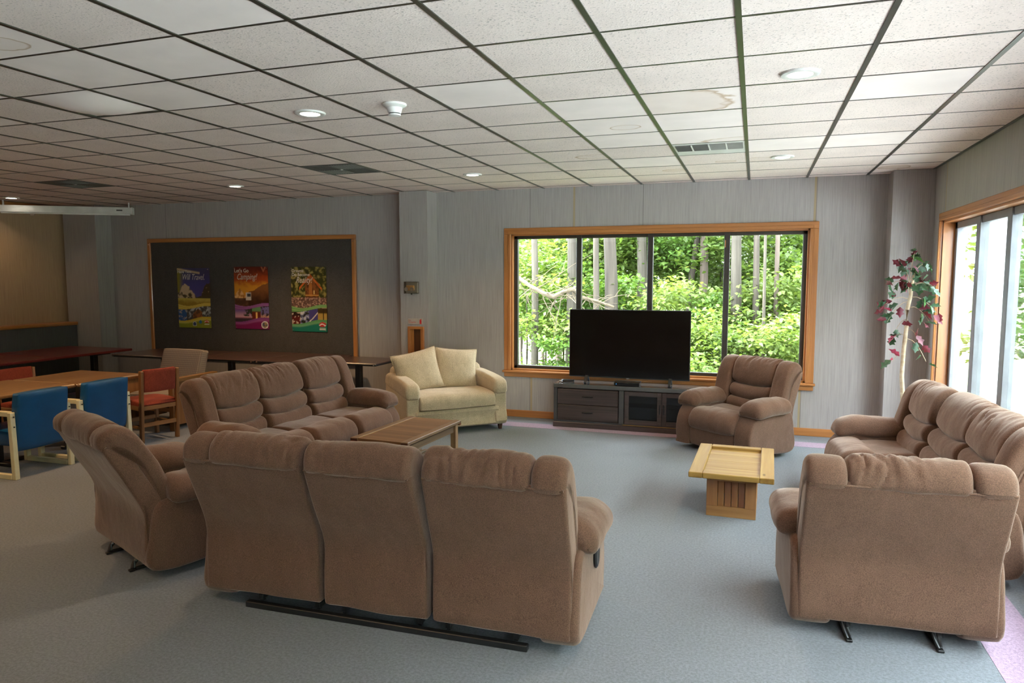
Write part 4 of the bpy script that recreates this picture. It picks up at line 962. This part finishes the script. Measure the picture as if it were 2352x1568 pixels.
def oaktable(label, x0, x1, y0, y1):
    t = cafe(label, x0, x1, y0, y1, 'oak_y', 'oak_x', [((x0 + x1) / 2, (y0 + y1) / 2)], 'oak tables with the blue chairs')
    return t
oaktable('oak-topped table with a red chair at its far end', -7.33, -6.40, 5.29, 6.10)
oaktable('oak-topped table running out of the picture behind the first blue chair', -7.36, -6.43, 4.30, 5.28)

# blue sled-base chairs: local +Y is the way the sitter faces
def blue_chair(label, loc, rz):
    t = thing('sled_chair', label, 'chair', loc, rz, 'blue vinyl sled chairs')
    bk = [(0.0, 0.26), (-0.035, 0.50), (-0.062, 0.745), (-0.05, 0.77), (0.0, 0.77), (0.025, 0.755), (0.06, 0.55), (0.09, 0.40), (0.08, 0.28)]
    obj('backrest', puff(MB(), bk, -0.25, 0.25, 0.022, n=44, nx=10, amp=0.003, bulge=0.006, seed=sd_()), 'bluevinyl', t)
    obj('seat', puff(MB(), [(0.03, 0.30), (0.05, 0.40), (0.3, 0.425), (0.52, 0.43), (0.55, 0.38), (0.53, 0.31), (0.3, 0.29)], -0.25, 0.25, 0.025, n=40, nx=10, amp=0.004, bulge=0.006, seed=sd_()), 'bluevinyl', t)
    for s in (-1, 1):
        x = s * 0.277
        lp = bpy.data.objects.new('side_loop', None); COL.objects.link(lp); lp.parent = t
        obj('loop_post', MB().box((x, 0.0, 0.305), (0.045, 0.045, 0.61), 0.004, rot=(-0.03, 0, 0)), 'creamwood', lp)
        obj('loop_post', MB().box((x, 0.56, 0.305), (0.045, 0.045, 0.61), 0.004), 'creamwood', lp)
        obj('arm_rail', MB().box((x, 0.28, 0.595), (0.044, 0.52, 0.045), 0.004), 'creamwood', lp)
        obj('floor_rail', MB().box((x, 0.28, 0.0225), (0.044, 0.52, 0.045), 0.004), 'creamwood', lp)
        for z in (0.57, 0.48): obj('bolt', MB().cyl((x + 0.0, -0.024, z), 0.007, 0.006, 10, Matrix.Rotation(R(90), 4, 'X')), 'black', lp)
    return t
blue_chair('blue vinyl chair on cream sled frame, nearest to us and cut by the picture edge', (-6.25, 4.76, 0), R(91))
blue_chair('blue vinyl chair on cream sled frame, between the other blue chair and the red chair', (-6.24, 5.44, 0), R(90))

def red_chair(label, loc, rz):
    t = thing('wooden_chair', label, 'chair', loc, rz, 'red-upholstered wooden chairs')
    for s in (-1, 1):
        obj('rear_post', MB().box((s * 0.205, 0.0, 0.40), (0.035, 0.05, 0.80), 0.005, rot=(0.05, 0, 0)), 'oak_z', t)
        obj('front_leg', MB().box((s * 0.205, 0.42, 0.21), (0.035, 0.045, 0.42), 0.005), 'oak_z', t)
        obj('side_rail', MB().box((s * 0.205, 0.21, 0.385), (0.028, 0.40, 0.05), 0.003), 'oak_y', t)
        obj('stretcher', MB().box((s * 0.205, 0.21, 0.17), (0.022, 0.40, 0.03), 0.003), 'oak_y', t)
    for y, z in ((0.0, 0.385), (0.42, 0.385), (0.005, 0.20), (0.42, 0.20)): obj('cross_rail', MB().box((0, y, z), (0.38, 0.024, 0.045), 0.003), 'oak_x', t)
    obj('seat', puff(MB(), [(0.01, 0.405), (0.02, 0.45), (0.2, 0.465), (0.42, 0.46), (0.46, 0.44), (0.46, 0.405), (0.2, 0.40)], -0.215, 0.215, 0.02, n=36, nx=10, amp=0.003, bulge=0.006, seed=sd_()), 'red_cloth', t)
    obj('backrest', puff(MB(), [(-0.018, 0.58), (-0.035, 0.785), (-0.02, 0.80), (0.005, 0.795), (0.02, 0.59), (0.0, 0.57)], -0.187, 0.187, 0.012, n=32, nx=12, amp=0.002, seed=sd_(), tf=lambda p: (p.x, p.y - 0.03 * (1 - (p.x / 0.187) ** 2), p.z)), 'red_cloth', t)
    return t
rc = red_chair('wooden chair with red cloth seat and back, beside the facing brown sofa', (-6.22, 6.12, 0), R(76))
dup(rc, (-7.72, 5.62, 0), R(-90), 'wooden chair with red cloth back, tucked in beyond the oak tables')
dup(rc, (-7.72, 4.72, 0), R(-90), 'wooden chair with red seat, mostly hidden under the nearer oak table')

def m_plaid():
    m, nt, b = nm('grey_plaid_cloth'); v = coords(nt)
    cols = None
    s = N(nt, 'ShaderNodeSeparateXYZ'); nt.links.new(v, s.inputs[0]); c = (0.26, 0.215, 0.19, 1)
    fac = None
    for i in (0, 2):
        mu = N(nt, 'ShaderNodeMath', operation='MULTIPLY'); mu.inputs[1].default_value = 40; nt.links.new(s.outputs[i], mu.inputs[0])
        fr = N(nt, 'ShaderNodeMath', operation='FRACT'); nt.links.new(mu.outputs[0], fr.inputs[0])
        gt = N(nt, 'ShaderNodeMath', operation='GREATER_THAN'); gt.inputs[1].default_value = 0.78; nt.links.new(fr.outputs[0], gt.inputs[0])
        if fac is None: fac = gt.outputs[0]
        else:
            mx = N(nt, 'ShaderNodeMath', operation='MAXIMUM'); nt.links.new(fac, mx.inputs[0]); nt.links.new(gt.outputs[0], mx.inputs[1]); fac = mx.outputs[0]
    nt.links.new(mixc(nt, fac, c, k(c, 0.62)), b.inputs['Base Color']); b.inputs['Roughness'].default_value = 0.95; return m
M['plaid'] = m_plaid()
t = thing('lounge_chair', 'low lounge chair with grey plaid back cushion and boxy wood sides', 'chair', (-6.82, 7.25, 0), R(180))
obj('back_cushion', puff(MB(), [(0.17, 0.40), (0.02, 0.84), (0.04, 0.88), (0.11, 0.90), (0.15, 0.87), (0.28, 0.46), (0.25, 0.41)], -0.31, 0.31, 0.03, n=40, nx=10, amp=0.004, bulge=0.008, seed=71), 'plaid', t)
obj('seat_cushion', puff(MB(), [(0.16, 0.28), (0.17, 0.40), (0.4, 0.43), (0.68, 0.42), (0.71, 0.36), (0.69, 0.28), (0.4, 0.27)], -0.31, 0.31, 0.03, n=40, nx=10, amp=0.004, bulge=0.008, seed=72), 'plaid', t)
for s in (-1, 1):
    obj('arm_board', MB().box((s * 0.36, 0.36, 0.60), (0.09, 0.74, 0.045), 0.005), 'oak_y', t)
    obj('side_panel', MB().box((s * 0.36, 0.38, 0.32), (0.035, 0.60, 0.515), 0.004), 'oak_z', t)
    obj('arm_front_post', MB().box((s * 0.36, 0.70, 0.289), (0.07, 0.05, 0.577), 0.004), 'oak_z', t)
obj('seat_frame', MB().box((0, 0.42, 0.245), (0.68, 0.55, 0.05), 0.004), 'oak_x', t)
obj('back_rail', MB().box((0, 0.10, 0.45), (0.68, 0.03, 0.08), 0.004), 'oak_x', t)

# ------------------------------------------------------------------ silk tree in the window corner
def leafmat(name, c, tr=0.35, rough=0.45):
    m, nt, b = nm(name)
    v = coords(nt, rnd=False); f_ = noi(nt, v, 3.5, 2); f2 = noi(nt, v, 40, 1)
    col = ramp(nt, f_, [(0.3, k(c, 0.6)), (0.7, k(c, 1.35))]); col = mixc(nt, 0.5, col, ramp(nt, f2, [(0.35, k(c, 0.55)), (0.65, k(c, 1.5))]))
    nt.links.new(col, b.inputs['Base Color']); b.inputs['Roughness'].default_value = rough
    out = nt.nodes['Material Output']; tl = N(nt, 'ShaderNodeBsdfTranslucent'); mx = N(nt, 'ShaderNodeMixShader'); mx.inputs[0].default_value = tr
    nt.links.new(mixc(nt, 1.0, col, (1.3, 1.25, 0.6, 1), 'MULTIPLY'), tl.inputs[0]); nt.links.new(b.outputs[0], mx.inputs[1]); nt.links.new(tl.outputs[0], mx.inputs[2]); nt.links.new(mx.outputs[0], out.inputs[0])
    return m
M['silk_green'] = leafmat('silk_leaf_green', (0.035, 0.085, 0.045, 1), 0.2)
M['silk_lime'] = leafmat('silk_leaf_lime', (0.06, 0.17, 0.045, 1), 0.2)
M['silk_wine'] = leafmat('silk_leaf_wine', (0.13, 0.018, 0.035, 1), 0.2)
M['silk_pink'] = leafmat('silk_leaf_pink', (0.42, 0.06, 0.13, 1), 0.2)
rng = random.Random(5)
t = thing('silk_tree', 'spindly artificial tree with green and wine leaves in the window corner', 'plant', (1.405, 7.72, 0))
obj('pot', MB().lathe([(0.09, 0), (0.12, 0.02), (0.15, 0.26), (0.155, 0.28), (0.14, 0.28), (0.13, 0.24)], 28), 'basket', t)
obj('soil', MB().lathe([(0.01, 0.25), (0.132, 0.25)], 24), 'soil', t)
stem = [(0.0, 0, 0.2), (0.01, 0, 0.45), (-0.01, 0, 0.62), (-0.03, 0.0, 0.85), (-0.025, 0.0, 1.1), (-0.01, 0.0, 1.35), (-0.012, 0, 1.5), (0.01, 0, 1.62), (0.02, 0, 1.74), (0.035, 0, 1.85)]
obj('stem', MB().tube(stem, [0.021, 0.021, 0.021, 0.020, 0.019, 0.018, 0.018, 0.016, 0.014, 0.008], 10), 'bark', t)
sprigs = [(1.80, (0.05, 0.10, 0.26)), (1.78, (0.16, 0.05, 0.18)), (1.75, (-0.10, 0.02, 0.20)), (1.72, (-0.17, -0.05, 0.02)), (1.70, (0.20, -0.04, 0.02)), (1.62, (0.22, -0.08, -0.14)), (1.6, (-0.24, -0.02, -0.08)),
          (1.58, (-0.18, 0.0, -0.20)), (1.52, (0.16, -0.08, -0.12)), (1.4, (-0.11, 0.05, -0.14)), (1.3, (0.10, -0.04, -0.12)), (1.22, (0.18, 0.04, -0.22)), (1.05, (-0.12, 0, -0.06)), (1.78, (0.02, 0.06, 0.12)), (1.2, (-0.1, 0.05, 0.03)), (1.66, (0.1, 0.02, 0.1)), (1.64, (-0.05, -0.1, 0.1))]
def leaf(m, p, sz, d, lob=True):
    d = d.normalized(); sdv = d.cross(Vector((rng.uniform(-1, 1), rng.uniform(-1, 1), rng.uniform(0.2, 1)))).normalized(); up = sdv.cross(d)
    pts = [(0, 0), (0.28, 0.30), (0.45, 0.18), (0.62, 0.34), (0.74, 0.14), (1, 0)]
    vs = []; 
    for (a, c) in pts: vs.append(p + d * a * sz + sdv * c * sz + up * (c * 0.25 - 0.15 * a * a) * sz)
    for (a, c) in pts[1:-1]: vs.append(p + d * a * sz - sdv * c * sz + up * (c * 0.25 - 0.15 * a * a) * sz)
    m.add([tuple(q) for q in vs], [(0, 1, 2, 3, 4, 5), (0, 5, 9, 8, 7, 6)])
for (z0, dd) in sprigs:
    bs = Vector((0, 0, z0)) ; e = bs + Vector(dd); mid = (bs + e) / 2 + Vector((0, 0, 0.05))
    pts = [bs, bs.lerp(mid, 0.5) + Vector((0, 0, 0.015)), mid, mid.lerp(e, 0.5) + Vector((0, 0, 0.01)), e]
    tw = obj('twig', MB().tube(pts, [0.004, 0.0035, 0.003, 0.0025, 0.002], 5), 'bark', t)
    nl = 8 if z0 > 1.5 else 3
    for q in range(nl):
        p = pts[2 + q % 3] + Vector((rng.uniform(-1, 1), rng.uniform(-1, 1), rng.uniform(-1, 1))) * 0.03
        mt = rng.choice(['silk_green', 'silk_green', 'silk_green', 'silk_wine', 'silk_wine', 'silk_green', 'silk_lime' if dd[0] > 0 else 'silk_pink'])
        lf = MB(); leaf(lf, p, rng.uniform(0.085, 0.13), Vector((dd[0] + rng.uniform(-0.3, 0.3), dd[1] + rng.uniform(-0.3, 0.3), rng.uniform(-0.4, 0.2)))); obj('leaf', lf, mt, tw, sharp=60)

# ------------------------------------------------------------------ outside: woods behind the wide window
def ground_z(x, y): return -1.6 + max(0, y - 14) * 0.045
g = MB(); nxx, nyy = 20, 20
vs = [(-40 + 4 * i, 8.95 + (60 * (j / nyy) ** 1.5), ground_z(0, 8.95 + 60 * (j / nyy) ** 1.5) + 0.25 * noise.noise(Vector((i * 0.9, j * 0.9, 0)))) for j in range(nyy + 1) for i in range(nxx + 1)]
g.add(vs, [(j * (nxx + 1) + i, j * (nxx + 1) + i + 1, (j + 1) * (nxx + 1) + i + 1, (j + 1) * (nxx + 1) + i) for j in range(nyy) for i in range(nxx)])
struct('ground', g, flat('forest_floor', (0.10, 0.12, 0.04, 1), 0.95, var=0.5, vscale=2))
LF = [leafmat('maple_leaf_fresh', (0.095, 0.18, 0.034, 1), 0.45), leafmat('oak_leaf', (0.105, 0.165, 0.036, 1), 0.48), leafmat('sunlit_leaf', (0.15, 0.21, 0.055, 1), 0.45)]
def crown_mesh(seed, n, rx, rz, clumps, sz):
    r_ = random.Random(seed); vs = []; fs = []
    cs = []
    for _ in range(clumps):
        while True:
            p = Vector((r_.uniform(-1, 1), r_.uniform(-1, 1), r_.uniform(-1, 1)))
            if 0.25 < p.length < 1: break
        cs.append(Vector((p.x * rx, p.y * rx, p.z * rz)))
    for i in range(n):
        c = cs[i % clumps]; q = Vector((r_.gauss(0, 1), r_.gauss(0, 1), r_.gauss(0, 0.45))) * rx * 0.17
        p = c + q; d = Vector((r_.uniform(-1, 1), r_.uniform(-1, 1), r_.uniform(-0.7, 0.2))).normalized()
        s_ = d.cross(Vector((r_.uniform(-0.6, 0.6), r_.uniform(-0.6, 0.6), 1))).normalized(); a = sz * r_.uniform(0.7, 1.3)
        b0 = len(vs); up = s_.cross(d)
        vs += [tuple(p), tuple(p + d * a * 0.45 + s_ * a * 0.42 + up * a * 0.1), tuple(p + d * a), tuple(p + d * a * 0.45 - s_ * a * 0.42 + up * a * 0.1)]
        fs += [(b0, b0 + 1, b0 + 2), (b0, b0 + 2, b0 + 3)]
    return vs, fs
CM = {}
for v_ in range(6):
    vs, fs = crown_mesh(v_ + 1, 5200, 1.0, (1.25, 0.9)[v_ % 2], 52, 0.082)
    me = bpy.data.meshes.new('crown'); me.from_pydata(vs, [], fs); me.materials.append(LF[v_ % 3]); CM[v_] = me
BK = [wood('grey_bark', (0.058, 0.045, 0.032, 1), (0.024, 0.018, 0.012, 1), 'z', 0.9, 20), wood('pale_bark', (0.072, 0.060, 0.044, 1), (0.036, 0.029, 0.020, 1), 'z', 0.9, 12), wood('brown_bark', (0.11, 0.08, 0.06, 1), (0.055, 0.04, 0.03, 1), 'z', 0.9, 18)]
TG = 'woodland trees behind the wide window'
rt = random.Random(21)
def tree(name, label, x, y, hgt, rad, bark, crowns, lean=0.0):
    z0 = ground_z(x, y) - 0.1
    t = thing(name, label, 'tree', (x, y, z0), rt.uniform(0, 6.28) if not lean else 0, TG)
    pts = [(lean * (i / 10) * hgt + 0.06 * rad / 0.15 * noise.noise(Vector((x, y, i * 0.6))), 0.06 * noise.noise(Vector((y, x, i * 0.6))), hgt * i / 10) for i in range(11)]
    tr = obj('trunk', MB().tube(pts, [rad * 0.62 * (1.15 - 0.6 * i / 10) for i in range(11)], 10), bark, t)
    for (dx, dy, dz, s_, v_) in crowns:
        o = bpy.data.objects.new('crown', CM[v_]); COL.objects.link(o); o.parent = t; o.location = (dx, dy, dz - z0); o.scale = (s_, s_, s_); o.rotation_euler = (0, 0, rt.uniform(0, 6.28))
        br = MB(); pz = max(0.3, dz - z0 - s_ * 0.6); br.tube([(0, 0, min(pz, hgt * 0.95)), (dx * 0.5, dy * 0.5, pz + 0.2 * s_), (dx, dy, dz - z0)], [rad * 0.3, rad * 0.22, 0.01], 6); obj('branch', br, bark, t)
    return t
def vx(px_, y):     # world x that stands at image column px_ at depth y (layout aid; plain ground positions)
    return y * math.tan(math.atan((px_ - 1176) / 1633.74) - 0.3286)
big = [(1228, 13.3, 0.115, 1, 'pale slender trunk behind the dead branch, first window light'), (1312, 13.5, 0.16, 1, 'pale tall trunk beside the first window mullion'), (1368, 13.2, 0.10, 0, 'thin grey trunk left of the thickest oak'),
       (1400, 13.6, 0.22, 0, 'thickest grey-brown oak trunk in the second window light'), (1474, 15.2, 0.19, 1, 'pale grey trunk at the second mullion'), (1548, 15.3, 0.11, 0, 'slanting thin trunk high in the third window light'),
       (1612, 15.2, 0.15, 2, 'dark forked trunk in the third window light'), (1690, 13.5, 0.17, 1, 'broad pale trunk low beside the third mullion'), (1735, 13.4, 0.10, 0, 'straight grey trunk behind the birch'),
       (1762, 12.5, 0.045, 1, 'thin white birch in the fourth window light'), (1783, 13.5, 0.075, 2, 'thin brown trunk in the fourth window light'), (1285, 22, 0.18, 2, 'dark far trunk behind the dead branch'), (1845, 18, 0.15, 0, 'grey trunk at the edge of the fourth window light')]
for (px_, y, rad, bk, lb) in big:
    cr = [(rt.uniform(-0.8, 0.8), rt.uniform(0.2, 1.5), rt.uniform(6.5, 8.5), rt.uniform(1.5, 2.0), rt.randrange(6)) for _ in range(2)]
    tree('forest_tree', lb, vx(px_, y), y, 8.5, rad, BK[bk], cr, 0.10 if px_ == 1548 else (-0.015 if px_ == 1762 else 0.001))
sap = 0
for row, (y, cnt, zc, sc_) in enumerate(((12.6, 6, -0.15, 0.95), (14.2, 7, 1.0, 1.05), (16.5, 8, 2.3, 1.25), (19.5, 7, 1.4, 1.3), (20.5, 3, 3.6, 1.0), (25, 5, 1.8, 1.5), (27, 4, 3.6, 1.1))):
    for i in range(cnt):
        px_ = 1130 + 800 * (i + rt.uniform(0.1, 0.9)) / cnt; yy = y + rt.uniform(-0.7, 0.7); x = vx(px_, yy)
        zz = zc + rt.uniform(-0.5, 0.6)
        od = ('1st', '2nd', '3rd', '4th', '5th', '6th', '7th', '8th')[i]; _ = ('first', 'second', 'third', 'fourth', 'fifth', 'sixth', 'seventh', 'eighth', 'ninth')[i]
        rw = ('low row outside the wide window', 'eye-height row outside the window', 'tall row amid the woods', 'low deeper row of woods', 'high deeper row of woods', 'farthest low row of woods', 'farthest high row of woods')[row]
        tree('sapling', f'{od} leafy sapling from the dead branch side, {rw}', x, yy, max(1.0, zz - ground_z(x, yy) + 0.3), 0.03 + 0.01 * row, BK[rt.randrange(3)],
             [(0, 0, zz, sc_ * rt.uniform(0.85, 1.15), rt.randrange(6))])
# dead branch
def at(px_, py_, Y):    # a point in the woods at depth Y
    x = vx(px_, Y); d = x * math.sin(-0.3286) + Y * math.cos(0.3286)
    return Vector((x, Y, CAMZ - d * (py_ - 635) / 1633.74))
M['deadwood'] = wood('dead_wood', (0.12, 0.092, 0.056, 1), (0.055, 0.039, 0.022, 1), 'x', 0.9, 14)
DB = at(1290, 680, 11.6)
t = thing('dead_branch', 'bare curving dead branch sweeping across the first window light', 'branch', DB)
main = [at(a_, c_, 11.6 + e_) - DB for a_, c_, e_ in ((1120, 560, .3), (1160, 595, .2), (1187, 635, .1), (1215, 655, 0), (1245, 672, 0), (1272, 682, 0), (1298, 668, 0), (1318, 664, .05), (1335, 682, .1), (1365, 690, .15), (1410, 705, .2))]
obj('limb', MB().tube(main, [0.035, 0.035, 0.034, 0.034, 0.036, 0.04, 0.036, 0.032, 0.03, 0.026, 0.02], 9), 'deadwood', t)
rb = random.Random(3)
for i in range(40):
    q0 = rb.uniform(2, 9.5); p = main[int(q0)].lerp(main[int(q0) + 1], q0 % 1)
    an = rb.choice([-1, 1]) * rb.uniform(0.3, 1.5); d = Vector((math.sin(an), rb.uniform(-0.3, 0.3), -math.cos(an) + (0.9 if i % 3 == 0 else 0))).normalized(); l = rb.uniform(0.25, 0.9)
    kx = Vector((rb.uniform(-1, 1), 0, rb.uniform(-1, 1))) * 0.25
    pts = [p + d * l * q / 6 + kx * l * (q / 6) ** 2 + Vector((rb.uniform(-1, 1), rb.uniform(-1, 1), rb.uniform(-1, 1))) * 0.02 * min(q, 1) for q in range(7)]
    tw = obj('twig', MB().tube(pts, [0.010, 0.008, 0.007, 0.006, 0.005, 0.003, 0.002], 5), 'deadwood', t)
    p2 = pts[3]; d2 = (d + Vector((rb.uniform(-1, 1), 0, rb.uniform(-1, 1)))).normalized()
    obj('twiglet', MB().tube([p2, p2 + d2 * l * 0.2, p2 + d2 * l * 0.36 + Vector((0, 0, -0.03))], [0.005, 0.004, 0.002], 5), 'deadwood', tw)

# outside the side windows: white porch
struct('deck', MB().box((3.6, 3.5, -0.12), (3.3, 17.5, 0.08)), flat('deck_boards', (0.50, 0.48, 0.46, 1), 0.7))
M['whitepaint'] = flat('white_paint', (0.80, 0.81, 0.83, 1), 0.5)
for i, (x, y) in enumerate(((2.62, 9.6), (4.2, 11.8), (4.9, 8.0), (4.9, 4.0), (4.9, 0.0))):
    tt = thing('porch_post', ('white square porch post seen through the first side pane', 'white porch post at the far deck corner')[min(i, 1)] if i < 2 else ('', '', 'white porch post level with the window corner, out of view', 'white porch post halfway along the side windows, out of view', 'white porch post behind the camera line, out of view')[i], 'post', (x, y, -0.08), 0, 'porch posts')
    obj('shaft', MB().box((0, 0, 1.5), (0.2, 0.2, 3.0), 0.01), 'whitepaint', tt); obj('base_block', MB().box((0, 0, 0.06), (0.27, 0.27, 0.12), 0.01), 'whitepaint', tt)
tt = thing('porch_railing', 'white porch railing beyond the side windows', 'railing', (0, 0, -0.08))
for (xa, ya_, xb, yb2) in ((2.72, 9.68, 4.12, 11.72), (4.9, 7.9, 4.9, -4.0)):
    v = Vector((xb - xa, yb2 - ya_, 0)); L_ = v.length; an = math.atan2(v.y, v.x); c = ((xa + xb) / 2, (ya_ + yb2) / 2)
    for z in (0.85, 0.12): obj('rail', MB().box((*c, z), (L_, 0.06, 0.05), 0.005, rot=(0, 0, an)), 'whitepaint', tt)
    for i in range(int(L_ / 0.14)):
        q = (i + 0.5) / int(L_ / 0.14); obj('baluster', MB().box((xa + v.x * q, ya_ + v.y * q, 0.485), (0.035, 0.035, 0.70), 0.0), 'whitepaint', tt)
for i, (x, y, z, s_) in enumerate(((5.2, 15, 1.6, 1.6), (6.6, 18, 3.0, 2.2), (7.6, 15, 1.2, 1.8), *[(14.5 + (j % 3) * 1.5, 13 - 3.4 * j, 4.2, 4.6) for j in range(8)])):  # the far row is out of view, added to hold back low sky light
    tree('yard_tree', ('small leafy tree right behind the porch railing', 'large leafy tree farther out past the porch', 'leafy tree at the outer side of the porch',
     *[f'{o_} of the large unseen trees added to block low sky light, from the far end' for o_ in ('first', 'second', 'third', 'fourth', 'fifth', 'sixth', 'seventh', 'last')])[i], x, y, 4.0 if i < 3 else 9.0, 0.1 if i < 3 else 0.3, BK[0], [(0, 0, z, s_, i % 6)] if i < 3 else [(0, 0, z, s_, i % 6), (0.5, 0.8, z - 2.2, s_ * 0.8, (i + 1) % 6)])

# lettering becomes plain meshes
bpy.context.view_layer.update()
dg = bpy.context.evaluated_depsgraph_get()
for o in [o for o in COL.objects if o.type == 'FONT']:
    me = bpy.data.meshes.new_from_object(o.evaluated_get(dg)); n_ = bpy.data.objects.new('lettering', me); COL.objects.link(n_)
    n_.parent = o.parent; n_.location = o.location; n_.rotation_euler = o.rotation_euler; n_.scale = o.scale
    bpy.data.objects.remove(o)
